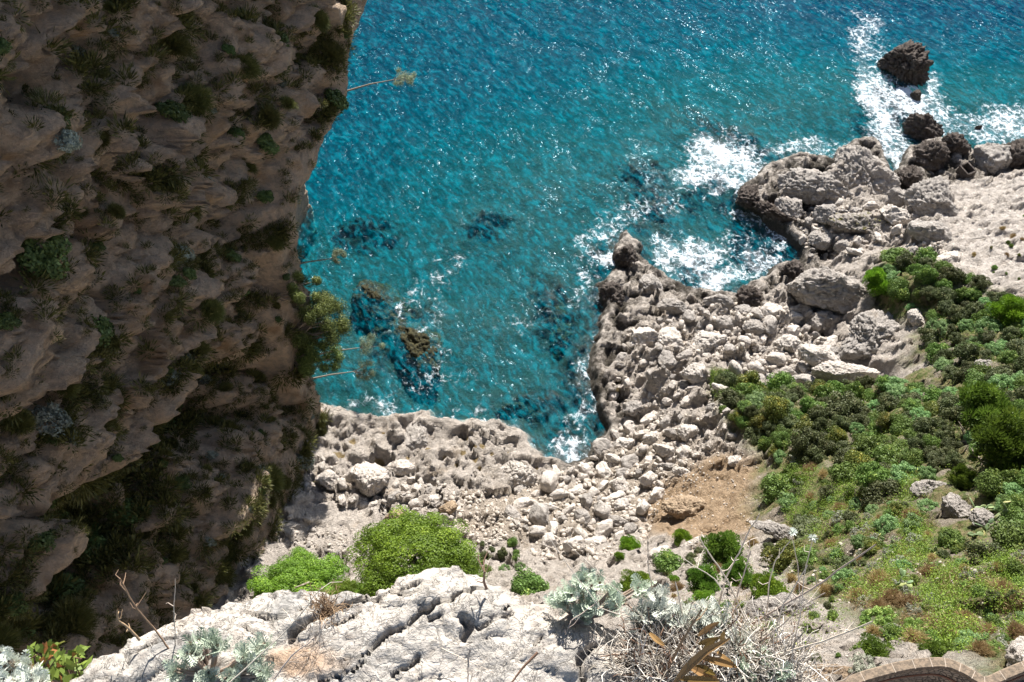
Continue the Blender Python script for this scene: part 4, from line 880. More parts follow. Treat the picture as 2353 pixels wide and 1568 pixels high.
def cliff_tree(px, py, rpx, off, kind, name, label, nblob, seed):
    """a tree leaning out of the cliff: crown made of leafy clumps at the ends of real branches"""
    y, z = onface(px, py, 0.); x = float(xface(y)) + off; r = rpx * math.dist((x, y, z), (0, 0, CAMH)) / F
    root = Vector((-off - (2.4 if r > 1.5 else 4.5), -.3, -.5 * r - (.3 if r > 1.5 else 1.2))); fork = np.array(root) * .18; e = empty(name, (x, y, z)); setp(e, label, 'tree')
    rg = np.random.default_rng(seed); parts = []; ends = []
    for q in range(nblob):
        d = rdir(1, rg)[0] * [r, r, .8 * r]; ends.append(d); m = (np.array(root) + d) / 2 + rg.normal(size=3) * .15 * r; parts.append(tube([np.array(root), m, d], [.05 * r + .02, .03 * r + .012, .01], 5) if r > 1.5 else tube([fork, (fork + d) / 2 + rg.normal(size=3) * .08, d], [.035, .022, .012], 4))
    if r <= 1.5: parts.append(tube([np.array(root), (np.array(root) + fork) / 2 + [0, 0, .2], fork], [.13, .10, .06], 5))
    link('trunk', npmesh('trunk', *join(parts)), M_BARK, e)
    Cs, Ns, Us, Ls, Ws, Ts = [], [], [], [], [], []
    for d in ends:
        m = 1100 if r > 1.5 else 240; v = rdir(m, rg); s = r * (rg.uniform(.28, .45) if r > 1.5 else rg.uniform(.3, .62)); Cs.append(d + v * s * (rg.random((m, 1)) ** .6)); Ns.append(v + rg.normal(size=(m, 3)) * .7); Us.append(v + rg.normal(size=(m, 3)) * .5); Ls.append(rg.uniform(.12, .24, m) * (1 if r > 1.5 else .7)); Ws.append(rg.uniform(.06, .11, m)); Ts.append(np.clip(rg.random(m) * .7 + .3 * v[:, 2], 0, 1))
    link('crown', quads(np.vstack(Cs), np.vstack(Ns), np.vstack(Us), np.concatenate(Ls), np.concatenate(Ws), np.concatenate(Ts), 'crown'), kind, e); return e
M_CTREE = leaf_mat('cliff_tree_leaves', (.05, .07, .018), (.19, .24, .055), (.32, .35, .10))
M_CPALE = leaf_mat('pale_cliff_pine_needles', (.16, .20, .12), (.38, .44, .28), (.48, .52, .36), trans=.4)
cliff_tree(697, 740, 58, 1.6, M_CTREE, 'cliff_tree', 'big bushy dark green tree jutting from the cliff over the turquoise bay', 34, 4)
cliff_tree(700, 818, 44, 1.8, M_CTREE, 'cliff_tree', 'darker lower bush hanging under the big cliff tree', 20, 5)
cliff_tree(672, 660, 34, 1.6, M_CTREE, 'cliff_tree', 'twiggy bush at the top of the big cliff tree', 9, 8)
cliff_tree(872, 178, 24, 3.2, M_CPALE, 'cliff_pine', 'sparse pale pine leaning out over the sea near the top of the cliff edge', 11, 6)
cliff_tree(728, 590, 18, 3.0, M_CPALE, 'cliff_pine', 'thin pale pine branch reaching over the water above the cliff tree', 8, 7)
cliff_tree(785, 795, 24, 4.0, M_CPALE, 'cliff_pine', 'pale wispy branch over the bay right of the cliff tree', 12, 9)
cliff_tree(778, 850, 22, 3.5, M_CPALE, 'cliff_pine', 'pale wispy branch over the bay just above the rocky shelf', 10, 10)

# ------------------------------------------------------------------ the pale ledge at the camera's feet
ZL = 98.0
LED = [(60,1640),(130,1568),(165,1530),(200,1497),(250,1483),(300,1452),(370,1422),(450,1388),(540,1364),(600,1343),(660,1334),(740,1342),(850,1352),(890,1337),(930,1312),(980,1295),(1040,1290),(1090,1301),(1130,1322),(1170,1347),(1210,1372),(1290,1382),(1360,1397),(1400,1427),(1470,1440),(1580,1455),(1700,1490),(1800,1540),(1850,1600),(1900,1800),(1900,2300),(60,2300)]
_L = np.array(LED, float); _LP = at(_L[:, 0], _L[:, 1], ZL)[:, :2]
CRACKS = [([(1118,1346),(1080,1351),(1053,1368),(1032,1382),(998,1392),(971,1406),(933,1437),(896,1450),(872,1467),(848,1495),(827,1508),(797,1512)],.009,.030),([(961,1505),(944,1526),(903,1543)],.008,.025),([(827,1402),(800,1423),(752,1440)],.007,.02),
 ([(964,1334),(933,1344),(899,1353),(834,1379)],.006,.018),([(834,1519),(810,1543),(780,1553),(738,1568)],.007,.02),([(850,1352),(790,1385),(735,1415),(700,1435),(672,1452),(668,1470)],.016,.045),([(1172,1383),(1152,1400)],.008,.02),([(1060,1420),(1080,1440),(1068,1462)],.014,.03),([(1010,1415),(985,1425)],.009,.02),
 ([(900,1358),(935,1362),(968,1356)],.006,.015),([(1226,1480),(1245,1464)],.005,.014),([(560,1400),(610,1420),(655,1425)],.008,.02),([(290,1500),(360,1470),(420,1462)],.008,.02),([(560,1440),(600,1470),(590,1500)],.006,.016),([(1180,1410),(1130,1425),(1100,1450)],.006,.015),([(1370,1480),(1330,1510),(1340,1560)],.012,.03)]
LX = np.r_[-2.2 - np.geomspace(.1, 7, 10)[::-1], np.arange(-1.3, 1.25, .0075), 1.25 + np.geomspace(.05, 7, 12)]
LX = np.r_[-1.3 - np.geomspace(.05, 7, 12)[::-1], np.arange(-1.3, 1.25, .0075), 1.25 + np.geomspace(.05, 7, 12)]
LY = np.r_[-3, -1.5, -.6, 0, .2, np.arange(.35, 1.08, .0065), 1.08 + np.geomspace(.03, 7, 16)]
lx, ly = np.meshgrid(LX, LY, indexing='ij')
sd = np.where(poly_inside(_LP, lx, ly), 1, -1) * poly_dist(_LP, lx, ly)
nf = fbm(P3(lx * 7, ly * 9, 3), 6, .58); nb = fbm(P3(lx * 2.2, ly * 3, 9), 3)
sdw = sd + .014 * fbm(P3(lx * 14, ly * 14, 2), 4, .6)
lz = ZL + .022 * nb + .009 * nf + .008 * np.abs(fbm(P3(lx * 13, ly * 16, 5), 4, .6)) - .045 * (1 - sstep(0, .12, sdw)) ** 2
lz = lz + np.where(sdw < 0, np.maximum(sdw * 7, -46) , 0) + .3 * fbm(P3(lx * .8, ly * .8, 6), 4) * sstep(0, 1.5, -sd)
f1, f2, cid = worley(lx * 9 + .3 * nf, ly * 13 + .3 * nf, 5); lz = lz + .012 * (cid - .5) - .012 * np.exp(-((f2 - f1) / .08) ** 2) * (cid > .5)
p1, p2, pid = worley(lx * 26, ly * 34, 8); pit = np.exp(-(p1 / .30) ** 2) * (pid > .62) * (fbm(P3(lx * 3, ly * 3, 7), 2) > -.2); lz = lz - .003 * pit
lw = lx + .006 * fbm(P3(lx * 30, ly * 30, 2), 3); lv = ly + .006 * fbm(P3(lx * 30, ly * 30, 8), 3)
for pts, wd, dp in CRACKS:
    q = at(np.array([p[0] for p in pts], float), np.array([p[1] for p in pts], float), ZL)[:, :2]; dmin = np.full(lx.shape, 9.)
    for a, b in zip(q[:-1], q[1:]):
        ab = b - a; t = np.clip(((lw - a[0]) * ab[0] + (lv - a[1]) * ab[1]) / (ab @ ab), 0, 1); dmin = np.minimum(dmin, np.hypot(lw - a[0] - t * ab[0], lv - a[1] - t * ab[1]))
    wv_ = wd * (.3 + .5 * np.abs(fbm(P3(lx * 8, ly * 8, 21), 2))); lz = lz - dp * 1.5 * np.exp(-(dmin / wv_) ** 4)
me = npmesh('ledge', np.stack([lx, ly, lz], -1).reshape(-1, 3), grid_faces(len(LX), len(LY)))
gm = at(725, 1385, ZL); grey = np.exp(-(((lx - gm[0]) / .16) ** 2 + ((ly - gm[1]) / .055) ** 2)); g2_ = at(430, 1470, ZL); grey = np.maximum(grey, .9 * np.exp(-(((lx - g2_[0]) / .2) ** 2 + ((ly - g2_[1]) / .03) ** 2)))
attr(me, 'lichen', grey); attr(me, 'pit', np.clip(pit, 0, 1)); ge = at(690, 1520, ZL); attr(me, 'rust', np.exp(-(((lx - ge[0]) / .09) ** 2 + ((ly - ge[1]) / .05) ** 2)))
def ledge_extra(k, c, geo, n1, n2, n3):
    c = k.mix(k.ramp(k.math('ADD', k.attr('lichen'), k.math('MULTIPLY', k.math('SUBTRACT', n2, .5), 2.4)), .35, .9, 0, .8), c, k.mix(k.ramp(n3, .4, .6), (.17, .17, .165), (.34, .33, .32)))
    c = k.mix(k.ramp(k.math('ADD', k.attr('rust'), k.math('MULTIPLY', k.math('SUBTRACT', n2, .5), 2)), .4, 1., 0, .6), c, (.42, .25, .13))
    return k.mix(k.math('MULTIPLY', k.attr('pit'), .5), c, (.16, .13, .11))
M_LEDGE = rock_material('sunlit_ledge', (.49, .45, .40), (.36, .34, .31), (.47, .38, .30), world=True, scale=5., bumpd=.009, cracks=.1, extra=ledge_extra)
setp(link('rock_ledge', me, M_LEDGE), 'broad white fissured rock ledge at the very bottom of the view', 'rock ledge')
def LZ(x, y):
    i = int(np.clip(np.searchsorted(LX, x), 0, len(LX) - 1)); j = int(np.clip(np.searchsorted(LY, y), 0, len(LY) - 1)); return float(lz[i, j])
def on_ledge(px, py):
    p = at(px, py, ZL); return np.array([p[0], p[1], max(LZ(p[0], p[1]), ZL - .12)])
# ragwort: felted, deeply lobed leaves in rosettes
def lobed_leaf(L, wd, rg):
    """one leaf along +Y in the XY plane, bent: midrib strip and pairs of rounded lobes"""
    Q = []; n = 5; yy = np.linspace(0, L, n + 1); bend = rg.uniform(.15, .6)
    z = lambda y: bend * y * (y / L) * .5
    for k_ in range(n):
        w0 = .10 * wd + .05 * wd * k_ / n; Q.append([(-w0, yy[k_], z(yy[k_])), (w0, yy[k_], z(yy[k_])), (w0, yy[k_ + 1], z(yy[k_ + 1])), (-w0, yy[k_ + 1], z(yy[k_ + 1]))])
    for k_ in range(1, n + 1):
        for s in (-1, 1):
            y0 = yy[k_] - .3 * L / n; l = wd * (.35 + .65 * math.sin(math.pi * (.12 + .75 * k_ / n))); hw = L / n * .30; fy = y0 + l * .55
            Q.append([(s * .05 * wd, y0 - hw * .5, z(y0)), (s * l * .65, fy - hw * .9, z(y0) + .15 * l), (s * l, fy + hw * .2, z(y0) + .2 * l), (s * l * .55, fy + hw * .5, z(y0) + .12 * l)])
    Q.append([(-.25 * wd, L * .97, z(L)), (.25 * wd, L * .97, z(L)), (.17 * wd, L * 1.12, z(L) + .01 * L), (-.17 * wd, L * 1.12, z(L) + .01 * L)])
    return np.array(Q)
M_RAG = leaf_mat('felted_ragwort_leaves', (.33, .42, .30), (.72, .80, .66), trans=.15, rough=.8)
M_RAGW = leaf_mat('white_ragwort_leaves', (.5, .55, .46), (.85, .88, .80), trans=.12, rough=.85)
M_STEM = leaf_mat('dry_stems', (.42, .33, .25), (.72, .63, .54), trans=0., rough=.8)
M_TWIG = leaf_mat('dead_twigs', (.26, .22, .18), (.74, .69, .63), trans=0., rough=.85)
M_TWIGB = leaf_mat('brown_twigs', (.14, .08, .05), (.34, .22, .14), trans=0., rough=.85)
M_STRAP = leaf_mat('brown_green_strap_leaves', (.16, .12, .02), (.42, .27, .10), trans=.2, rough=.45)
M_BRAM = leaf_mat('bramble_leaves', (.08, .13, .02), (.27, .36, .06), (.35, .14, .05), tipf=.85)
def ragwort(spots, leafL, mat, label, seed, lean=(0, -.15), n=(11, 17)):
    rg = np.random.default_rng(seed); spots = [(px + rg.uniform(-20, 20) * j, py + rg.uniform(-16, 16) * j, h * rg.uniform(.6, 1.1) if j else h) for px, py, h in spots for j in (0, 1, 1)]
    base = on_ledge(*spots[0][:2]); e = empty('ragwort_plant', base); Qs, Ts, st = [], [], []
    for px, py, h in spots:
        tip = at(px, py, ZL + h) - base; st.append(tube([(0, 0, -.02), tip * .5 + [0, 0, -.02], tip], [.005, .004, .003], 5))
        for q in range(rg.integers(*n)):
            L = leafL * rg.uniform(.45, .95); Q = lobed_leaf(L, L * .36, rg); az = rg.uniform(0, 2 * np.pi); el = rg.uniform(.25, 1.3)
            M = Matrix.Rotation(az, 3, 'Z') @ Matrix.Rotation(el, 3, 'X') @ Matrix.Rotation(rg.uniform(-.6, .6), 3, 'Y'); Q = Q @ np.array(M).T + tip - [0, 0, rg.uniform(0, .04)]
            Qs.append(Q); Ts.append(np.full(len(Q) * 4, rg.random()))
    V = np.vstack(Qs).reshape(-1, 3); me = npmesh('foliage', V, np.arange(len(V)).reshape(-1, 4), smooth=False); attr(me, 'tint', np.concatenate(Ts)); link('foliage', me, mat, e)
    sm = npmesh('stem', *join(st)); link('stem', sm, M_STEM, e); return setp(e, label, 'ragwort')
ragwort([(480,1545,.05),(430,1500,.07),(500,1480,.10),(560,1510,.07),(600,1540,.05),(400,1545,.04),(520,1560,.05),(455,1470,.06),(590,1490,.06)], .037, M_RAG, 'green grey lobed-leaved ragwort growing on the middle of the pale ledge', 1)
ragwort([(40,1560,.05),(20,1520,.08),(70,1550,.06),(0,1500,.07),(90,1568,.05),(10,1560,.08),(55,1530,.04)], .034, M_RAGW, 'dense whitish ragwort in the bottom corner beside the bramble', 2)
ragwort([(1340,1400,.03),(1310,1360,.06),(1360,1345,.08),(1400,1360,.06),(1290,1380,.04),(1350,1380,.05),(1420,1390,.05),(1470,1350,.07),(1330,1330,.07)], .037, M_RAG, 'silvery green ragwort at the right end of the ledge crest', 3)
ragwort([(1500,1430,.04),(1490,1395,.07),(1530,1400,.08),(1560,1410,.07),(1470,1410,.05),(1520,1370,.08)], .042, M_RAGW, 'white felted ragwort right of the silvery green one', 4)
ragwort([(1640,1460,.04),(1610,1440,.06),(1660,1430,.08),(1700,1460,.06),(1640,1400,.08),(1720,1490,.05),(1590,1420,.08)], .037, M_RAGW, 'straggly white ragwort on top of the tangle of dead twigs', 5)
ragwort([(1760,1530,.03),(1740,1510,.05),(1790,1550,.05),(1720,1550,.04),(1700,1530,.06)], .036, M_RAG, 'small bluish ragwort at the lower right of the dead twigs', 6)
# bramble
rg = np.random.default_rng(31); P = []; st = []; base = at(120, 1560, ZL - .15)
for _ in range(11):
    e_ = at(rg.uniform(75, 190), rg.uniform(1495, 1560), ZL - rg.uniform(0, .12)) - base; m_ = e_ * .5 + rg.normal(size=3) * .02; st.append(tube([(0, 0, -.15), m_, e_], [.003, .002, .0015], 4)); t_ = rg.random(16)[:, None]; P.append(m_ + (e_ - m_) * t_ + rg.normal(size=(16, 3)) * .014)
P = np.vstack(P); eb = empty('bramble', base); link('foliage', quads(P, rg.normal(size=P.shape) + [0, -.3, 1.2], rg.normal(size=P.shape), rg.uniform(.018, .034, len(P)), rg.uniform(.012, .022, len(P)), rg.random(len(P)), 'foliage'), M_BRAM, eb); link('stem', npmesh('stem', *join(st)), M_TWIGB, eb); setp(eb, 'small bramble with yellow green leaves and reddish stems between ragwort and ledge', 'bramble')
# dead twigs: a springy heap
def twigs(n, cx, cy, rx, ry, h, mat, name, label, seed, curl=.35, rad=.0014, seglen=.016, nseg=(5, 11), cat='dead bush'):
    rg = np.random.default_rng(seed); b = on_ledge(cx, cy); parts = []; tints = []
    for _ in range(n):
        a = rg.uniform(0, 2 * np.pi); q = math.sqrt(rg.random()); p = on_ledge(cx + rx * q * math.cos(a), cy + ry * q * math.sin(a)); p = p.copy(); p[2] = ZL - .02 + h * (1 - q ** 2) * rg.random() ; d = rdir(1, rg)[0]; d[2] = abs(d[2]) * .6; pts = [p]
        for _ in range(rg.integers(*nseg)): d = d + rg.normal(size=3) * curl; d /= np.linalg.norm(d); p = p + d * seglen; pts.append(p)
        parts.append(tube(np.array(pts) - b, np.linspace(rad, rad * .5, len(pts)) * rg.uniform(.7, 1.5), 3)); tints.append(np.full(len(parts[-1][0]), rg.random()))
    me = npmesh(name, *join(parts)); attr(me, 'tint', np.concatenate(tints)); o = link(name, me, mat); o.location = b; setp(o, label, cat); return o
twigs(2600, 1620, 1545, 190, 62, .07, M_TWIG, 'dead_twig_bush', 'tangled heap of curly whitish dead twigs at the bottom right of the ledge', 1)
twigs(450, 1600, 1535, 150, 55, .04, M_TWIGB, 'dead_twig_bush', 'dark brown dead undergrowth beneath the curly whitish twigs', 2, rad=.002)
twigs(260, 1800, 1575, 50, 30, .05, M_TWIG, 'dead_twig_bush', 'small pale tuft of dead twigs right of the tangled heap', 3)
twigs(160, 745, 1400, 30, 22, .012, M_TWIGB, 'dry_moss', 'dark wiry moss in the seam between the two lobes of the ledge', 4, rad=.0009, seglen=.008, cat='moss')
twigs(90, 728, 1490, 18, 22, .03, M_STEM, 'dry_grass_wisp', 'fluffy rust coloured wisp of dry grass on the ledge', 5, rad=.0005, seglen=.01, curl=.2, cat='dry grass')
def soil_mound():
    V, Fc = boulder_shape(77, (.22, .10, .06), 5, 2, .1); o = link('soil_mound', npmesh('soil_mound', V, Fc), rock_material('dark_soil', (.09, .07, .055), (.05, .04, .03), (.14, .10, .07), scale=20, bumpd=.02)); p = on_ledge(1600, 1560); o.location = (p[0] + .02, p[1] - .03, ZL - .05); setp(o, 'dark soil mound under the heap of dead twigs', 'soil')
soil_mound()
# dry stalks
def stalk(pts, z0, z1, r, label, side=0, mat=None, flower=False, seed=0, cat='dry stalk', group=None):
    rg = np.random.default_rng(seed + 400); n = len(pts); zs = np.linspace(z0, z1, n); W_ = np.array([at(p[0], p[1], ZL + z) for p, z in zip(pts, zs)]); b = W_[0].copy(); W_ = W_ - b
    t = np.linspace(0, n - 1, n * 5); W2_ = np.stack([np.interp(t, range(n), W_[:, i]) for i in range(3)], 1); W2_ += np.cumsum(rg.normal(size=W2_.shape) * .0006, 0)
    parts = [tube(W2_, np.linspace(r, r * .55, len(W2_)), 6)]; L = np.linalg.norm(W_[-1])
    for _ in range(side):
        k_ = rg.integers(len(W2_) // 3, len(W2_)); d = rdir(1, rg)[0]; d[1] = abs(d[1]) + .3; e_ = W2_[k_] + d / np.linalg.norm(d) * rg.uniform(.015, .05); parts.append(tube([W2_[k_], (W2_[k_] + e_) / 2 + rg.normal(size=3) * .004, e_], [r * .5, r * .4, r * .3], 4))
        parts.append((ico(1)[0] * r * 1.3 + e_, np.hstack([ico(1)[1], ico(1)[1][:, :1]]) if 0 else np.array([[0, 0, 0, 0]])[:0])) if 0 else None
    e = empty('dry_stalk', b); o = link('stem', npmesh('stem', *join(parts)), mat or M_STEM, e); attr(o.data, 'tint', np.full(len(o.data.vertices), rg.uniform(.3, .95)))
    if flower:
        m = 46; d = rdir(m, rg); d[:, 2] = np.abs(d[:, 2]) * .6; c = W2_[-1] + d * .006; link('flower_head', quads(c, np.cross(d, rg.normal(size=d.shape)), d, np.full(m, .011), np.full(m, .0028), rg.uniform(.6, 1, m), 'flower_head'), M_RAGW, e)
    return setp(e, label, cat, group)
for q in [
 ([(1648,1400),(1667,1324),(1699,1267),(1723,1211),(1747,1179)], .0, .42, .0028, 'tallest pale dry stalk, rising over the brown earth slide', 6),
 ([(1712,1420),(1678,1348),(1640,1291),(1608,1238)], .0, .36, .0026, 'dry stalk leaning left across the small airy pines', 3),
 ([(1680,1410),(1705,1324),(1723,1267),(1720,1240)], .0, .34, .0022, 'dry stalk with a hooked top right of the tallest one', 4),
 ([(1502,1380),(1490,1299),(1487,1230)], .0, .30, .0018, 'thin upright stalk above the white felted ragwort', 4),
 ([(1578,1450),(1562,1391),(1551,1340)], .0, .22, .0030, 'short thick brown stalk among the ragworts', 0),
 ([(1761,1420),(1766,1332),(1780,1286),(1812,1244)], .0, .36, .0022, 'curved brown stalk bending right near the pale ridge', 2),
 ([(1823,1485),(1841,1391),(1852,1299),(1868,1232)], .0, .36, .0018, 'slender stalk with the right hand one of two flower heads', 1, 1),
 ([(1838,1380),(1830,1300),(1816,1240),(1815,1222)], .05, .38, .0016, 'slender stalk with the left hand one of two flower heads', 1, 1),
 ([(1726,1434),(1801,1391),(1895,1337),(1950,1300),(2019,1254)], .0, .40, .0032, 'longest dry stalk, slanting up across the scree', 4),
 ([(1770,1508),(1888,1470),(2000,1422)], .05, .35, .0028, 'straight dry stalk slanting right above the parapet', 2),
 ([(1690,1510),(1797,1438),(1845,1395),(1896,1366)], .0, .30, .0022, 'thin grey stalk crossing the netted boulder', 2),
 ([(1772,1479),(1798,1388),(1852,1302)], .0, .32, .0024, 'white dry stalk crossing the longest one', 2),
 ([(1530,1540),(1570,1470),(1610,1400)], .05, .25, .0045, 'thick grey brown stick rising from the dead twigs', 1),
 ([(1700,1415),(1640,1330),(1570,1285)], .0, .3, .0018, 'fine brown stalk leaning left over the dull green bush', 2),
 ([(396,1502),(350,1440),(321,1403),(294,1365),(273,1328)], .0, .26, .0030, 'grey budded stalk against the dark gully, left of the ledge middle', 7),
 ([(403,1490),(402,1430),(403,1376),(402,1325)], .0, .24, .0018, 'thin forked stalk standing straight on the ledge', 3),
 ([(321,1471),(297,1444),(270,1424),(268,1400)], .02, .12, .0042, 'gnarled dead brown twig at the left rim of the ledge', 4),
 ([(520,1575),(649,1454),(700,1392),(738,1342)], .05, .28, .0018, 'long grey stalk crossing the two lobes of the ledge', 3),
 ([(630,1560),(668,1510),(711,1475)], .02, .10, .0028, 'red brown stalk beside the rust coloured wisp', 1),
 ([(1015,1490),(1070,1519),(1132,1549)], .035, .035, .0020, 'thin stick lying flat on the pale ledge', 1),
 ([(1079,1495),(1077,1530),(1075,1575)], .09, .05, .0030, 'short upright stick at the bottom of the ledge', 0),
 ([(1236,1498),(1200,1536),(1176,1570)], .07, .04, .0040, 'dark crooked twig at the bottom of the ledge', 0),
 ([(1118,1352),(1115,1335),(1118,1314)], .02, .09, .0045, 'stubby brown dead twig sticking up from the ledge crest', 4),
 ([(1367,1389),(1313,1426),(1299,1457)], .06, .03, .0018, 'brown twig lying over the right part of the ledge', 2),
 ([(1455,1420),(1380,1398),(1262,1240)], .02, .3, .0016, 'very thin stalk leaning left above the silvery green ragwort', 2),
 ([(1500,1450),(1440,1380),(1300,1250)], .02, .3, .0014, 'hair-thin stalk crossing the boulder field', 1),
]:
    stalk(q[0], q[1], q[2], q[3] * .8, q[4], q[5], M_TWIGB if 'dead' in q[4] or 'dark' in q[4] else None, len(q) > 6, seed=len(q[4]))
# strap-leaved plant in the heap
def straps():
    Q = []; T_ = []; b = at(1590, 1535, ZL + .05); e = empty('strap_leaved_plant', b)
    c4 = lambda x, y: (1264 + x * .2686, 1149 + y * .2686)
    for pts, w_ in [([(1060,1570),(1180,1430),(1330,1300),(1540,1185)], .0085), ([(1290,1350),(1450,1390),(1600,1435)], .0075), ([(1270,1235),(1360,1210),(1450,1180)], .006), ([(1265,1165),(1350,1100),(1450,1045)], .006), ([(1220,1430),(1320,1450),(1415,1500)], .007), ([(1190,1430),(1320,1500),(1450,1555)], .008), ([(1430,1300),(1500,1370),(1590,1430)], .006), ([(1290,1340),(1350,1260),(1410,1200)], .007), ([(1100,1530),(1260,1540),(1450,1550)], .007), ([(850,1140),(910,1200),(980,1250)], .006),([(1480,1240),(1470,1180),(1485,1120)],.006)]:
        n = 12; t = np.linspace(0, len(pts) - 1, n); P_ = np.array([at(*c4(*p), ZL + .12 + .03 * i) for i, p in enumerate(pts)]) - b; P_ = np.stack([np.interp(t, range(len(pts)), P_[:, i]) for i in range(3)], 1)
        d = np.gradient(P_, axis=0); s = np.cross(d, [0, -.4, 1.]); s /= np.linalg.norm(s, axis=1)[:, None]; ww = w_ * np.sin(np.linspace(.25, 3.1, n)) ** .7; tv = random.random()
        for i in range(n - 1):
            up = np.array([0, 0, ww[i] * .5]); Q += [[P_[i] - s[i] * ww[i] + up, P_[i], P_[i + 1], P_[i + 1] - s[i + 1] * ww[i + 1] + up], [P_[i], P_[i] + s[i] * ww[i] + up, P_[i + 1] + s[i + 1] * ww[i + 1] + up, P_[i + 1]]]; T_ += [tv] * 8
    V = np.array(Q).reshape(-1, 3); me = npmesh('leaves', V, np.arange(len(V)).reshape(-1, 4)); attr(me, 'tint', T_); link('leaves', me, M_STRAP, e); setp(e, 'plant with long narrow brown and olive leaves in the heap of dead twigs', 'plant')
straps()
# ------------------------------------------------------------------ netting over the boulders below
k = NT('galvanised_wire'); M_WIRE = k.surf(k.n('ShaderNodeBsdfPrincipled', Base_Color=(.20, .19, .18), Metallic=.5, Roughness=.6))
for o, lb in zip(NETTED, ('hexagonal wire netting stretched over the upper grey boulder', 'hexagonal wire netting stretched over the lower grey boulder')):
    n = len(o.data.vertices); v = np.empty(n * 3, np.float32); o.data.vertices.foreach_get('co', v); v = v.reshape(-1, 3); d0, F0 = ico(4); i_ = [int(np.argmin(((ico(6)[0] if n > 10000 else ico(5)[0]) - dd) @ np.ones(3) * 0 + (((ico(6)[0] if n > 10000 else ico(5)[0]) - dd) ** 2).sum(1))) for dd in d0]
    vv = v[i_] * 1.03; cen = vv[F0].mean(1); ed = {}; segs = []
    for fi, f in enumerate(F0):
        for a, b in ((f[0], f[1]), (f[1], f[2]), (f[2], f[0])):
            kk = (min(a, b), max(a, b))
            if kk in ed: segs.append((cen[ed[kk]], cen[fi]))
            else: ed[kk] = fi
    me = npmesh('wire_netting', *join([tube([a, b], .009, 3) for a, b in segs])); w_ = link('wire_netting', me, M_WIRE); w_.location = o.location; w_.rotation_euler = o.rotation_euler; setp(w_, lb, 'wire netting')
# ------------------------------------------------------------------ parapet of the footpath at the lower right
k = NT('coping_stone'); gp = k.n('ShaderNodeNewGeometry').outputs['Position']; cc = k.mix(k.ramp(k.noise(gp, 6, 5), .4, .62), (.25, .19, .135), (.14, .11, .08)); cc = k.mix(k.ramp(k.noise(gp, 30, 3), .62, .7), cc, (.09, .075, .06)); M_COPE = k.surf(k.n('ShaderNodeBsdfPrincipled', Base_Color=cc, Roughness=.9, Normal=k.bump(k.noise(gp, 14, 5), .03)))
k = NT('rubble_masonry'); gp = k.n('ShaderNodeNewGeometry').outputs['Position']; vo = k.n('ShaderNodeTexVoronoi', _feature='DISTANCE_TO_EDGE', Vector=gp, Scale=5.5).outputs[0]; vc = k.n('ShaderNodeTexVoronoi', Vector=gp, Scale=5.5).outputs[1]
cc = k.mix(k.ramp(vo, .02, .09), (.10, .085, .07), k.mix(k.ramp(k.n('ShaderNodeSeparateColor', Color=vc).outputs[0], .2, .8), (.30, .26, .22), (.42, .34, .27))); M_RUB = k.surf(k.n('ShaderNodeBsdfPrincipled', Base_Color=cc, Roughness=.9, Normal=k.bump(k.ramp(vo, 0, .14), .05)))
k = NT('red_brick'); M_BRICK = k.surf(k.n('ShaderNodeBsdfPrincipled', Base_Color=(.22, .11, .07), Roughness=.85))
ZP = 67.
def strip(path, w0, w1, z0, z1, name, mat, parent, nsub=6, joints=0):
    p = np.array(path); n = len(p); t = np.linspace(0, n - 1, n * nsub)
    q = np.stack([np.interp(t, range(n), p[:, i]) for i in range(2)], 1)
    for _ in range(6): q[1:-1] = (q[:-2] + 2 * q[1:-1] + q[2:]) / 4
    d = np.gradient(q, axis=0); nr_ = np.stack([-d[:, 1], d[:, 0]], 1); nr_ /= np.linalg.norm(nr_, axis=1)[:, None]
    m = len(q); bev = min(.04, (w1 - w0) * .2); prof = [(w0, z0), (w0, z1 - bev), (w0 + bev, z1), (w1 - bev, z1), (w1, z1 - bev), (w1, z0)]
    V = np.array([[*(q[i] + nr_[i] * a), z] for i in range(m) for a, z in prof]); k_ = len(prof); Fs = []
    for i in range(m - 1):
        for j in range(k_): Fs.append([i * k_ + j, i * k_ + (j + 1) % k_, (i + 1) * k_ + (j + 1) % k_, (i + 1) * k_ + j])
    return link(name, npmesh(name, V, Fs, smooth=False), mat, parent), q, nr_
PATH = [(1880,1620),(1930,1578),(1976,1556),(2049,1536),(2090,1527),(2129,1523),(2160,1521),(2187,1525),(2222,1541),(2245,1556),(2268,1570),(2310,1549),(2353,1532),(2420,1505),(2500,1470)]
pth = [tuple(at(a, b, ZP)[:2]) for a, b in PATH]
pe = empty('stone_parapet', (*pth[5], ZP - 1)); inv = Matrix.Translation(-pe.location)
for nm, (a, b, c_, d_), mt in [('coping', (-.19, .19, ZP - .16, ZP), M_COPE), ('masonry', (-.14, .14, ZP - 3.2, ZP - .163), M_RUB), ('brick_course', (-.19, -.143, ZP - .95, ZP - .85), M_BRICK)]:
    o, q_, n_ = strip(pth, a, b, c_, d_, nm, mt, pe); o.matrix_parent_inverse = inv
jp = []
for i in range(6, len(q_) - 2, 7):
    c_ = q_[i]; s = n_[i]; t_ = np.array([-s[1], s[0]]) * .012; A = [c_ - s * .17 - t_, c_ + s * .17 - t_, c_ + s * .17 + t_, c_ - s * .17 + t_]; jp.append((np.array([[*a, ZP + .004] for a in A]), np.array([[0, 1, 2, 3]])))
k = NT('pale_mortar'); o = link('mortar_joints', npmesh('mortar_joints', *join(jp), smooth=False), k.surf(k.n('ShaderNodeBsdfPrincipled', Base_Color=(.45, .38, .31), Roughness=.9)), pe); o.matrix_parent_inverse = inv
setp(pe, 'curved stone parapet with brown coping at the bottom right corner', 'parapet')
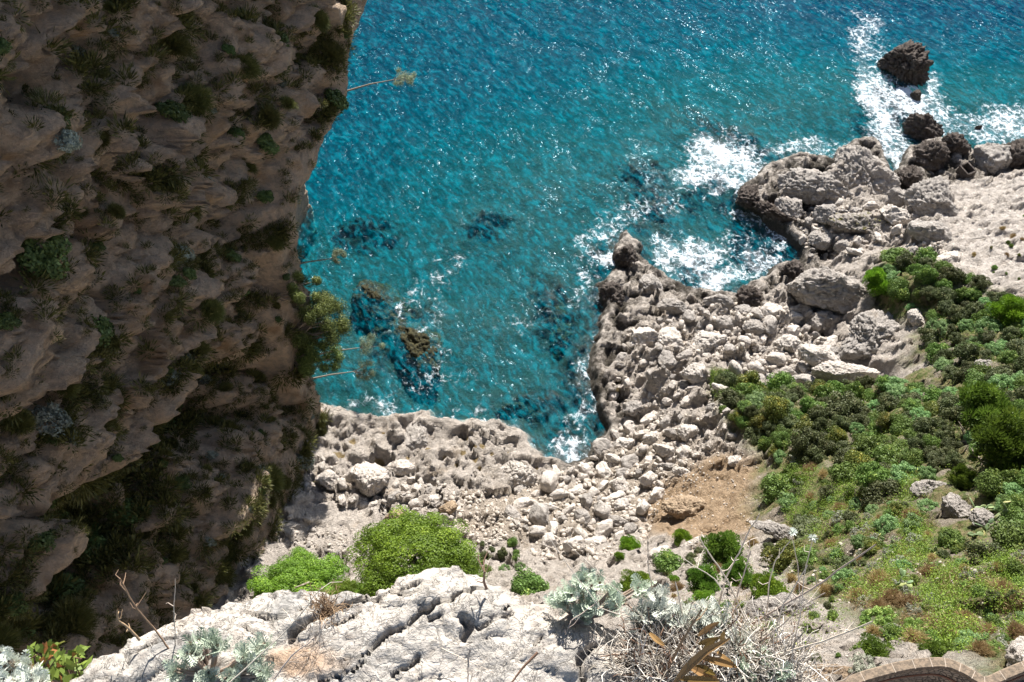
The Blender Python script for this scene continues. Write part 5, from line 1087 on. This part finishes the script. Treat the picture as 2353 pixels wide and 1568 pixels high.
# ------------------------------------------------------------------ prickly pears, concrete box
M_PAD = leaf_mat('cactus_pads', (.12, .20, .10), (.26, .34, .14), (.50, .45, .16), trans=0., rough=.5)
def cactus(px, py, w_, label, seed, n=16):
    rg = np.random.default_rng(seed); g, dist = hit(px, py + w_ * .2); s = w_ * dist / F; d0, F0 = ico(2); parts, tn = [], []; nodes = [(np.zeros(3), np.array([0, 0, 1.]))]
    for i in range(n):
        b, up = nodes[rg.integers(max(0, len(nodes) - 8), len(nodes))]; d = up + rg.normal(size=3) * .75; d[2] = abs(d[2]) * .8; d /= np.linalg.norm(d); L = s * rg.uniform(.14, .2); side = np.cross(d, rdir(1, rg)[0]); side /= np.linalg.norm(side); th = np.cross(d, side)
        v = b + d * L + (d0[:, :1] * d * L + d0[:, 1:2] * side * L * .58 + d0[:, 2:3] * th * L * .12); parts.append((v, F0)); tn.append(np.full(len(v), rg.random())); nodes.append((b + d * L * 1.9, d))
    me = npmesh('prickly_pear', *join(parts)); attr(me, 'tint', np.concatenate(tn)); o = link('prickly_pear', me, M_PAD); o.location = g; return setp(o, label, 'cactus')
cactus(2052,1358,46,'yellowish prickly pear in mid slope above the yellow green cushion',1)
cactus(2012,1235,34,'blue green prickly pear near the white bushes',2)
cactus(2078,1255,36,'blue green prickly pear at the edge of the golden grass',3)
cactus(2140,1275,36,'prickly pear under the whitish shrub of the grass slope',4)
cactus(2283,1152,60,'pale prickly pear over the blocky grey outcrop',5,22)
cactus(2262,1212,52,'pale prickly pear hanging below the blocky grey outcrop',6,20)
def concrete_box():
    g, dist = hit(2215, 402); b = bmesh.new()
    for (x, y, z, a, c_, h) in [(-1.1, 0, .9, .18, 1.5, 1.2), (1.1, 0, .9, .18, 1.5, 1.2), (0, 1.41, .9, 1.02, .18, 1.2), (0, -1.41, .9, 1.02, .18, 1.2), (0, 0, -.4, .92, 1.2, .1)]:
        m_ = bmesh.ops.create_cube(b, size=2.)
        for v in m_['verts']: v.co = Vector((v.co.x * a + x, v.co.y * c_ + y, v.co.z * h + z))
    bmesh.ops.bevel(b, geom=b.edges[:], offset=.04, affect='EDGES'); me = bpy.data.meshes.new('concrete_box'); b.to_mesh(me); b.free(); bpy.data.meshes['concrete_box'].transform(Matrix.Scale(.72, 4)); o = link('concrete_box', me, M_DARK); o.location = (g.x, g.y, g.z + .1); o.rotation_euler = (.15, -.1, math.radians(25)); setp(o, 'small open concrete box built on the shore rocks at the upper right', 'concrete box')
concrete_box()
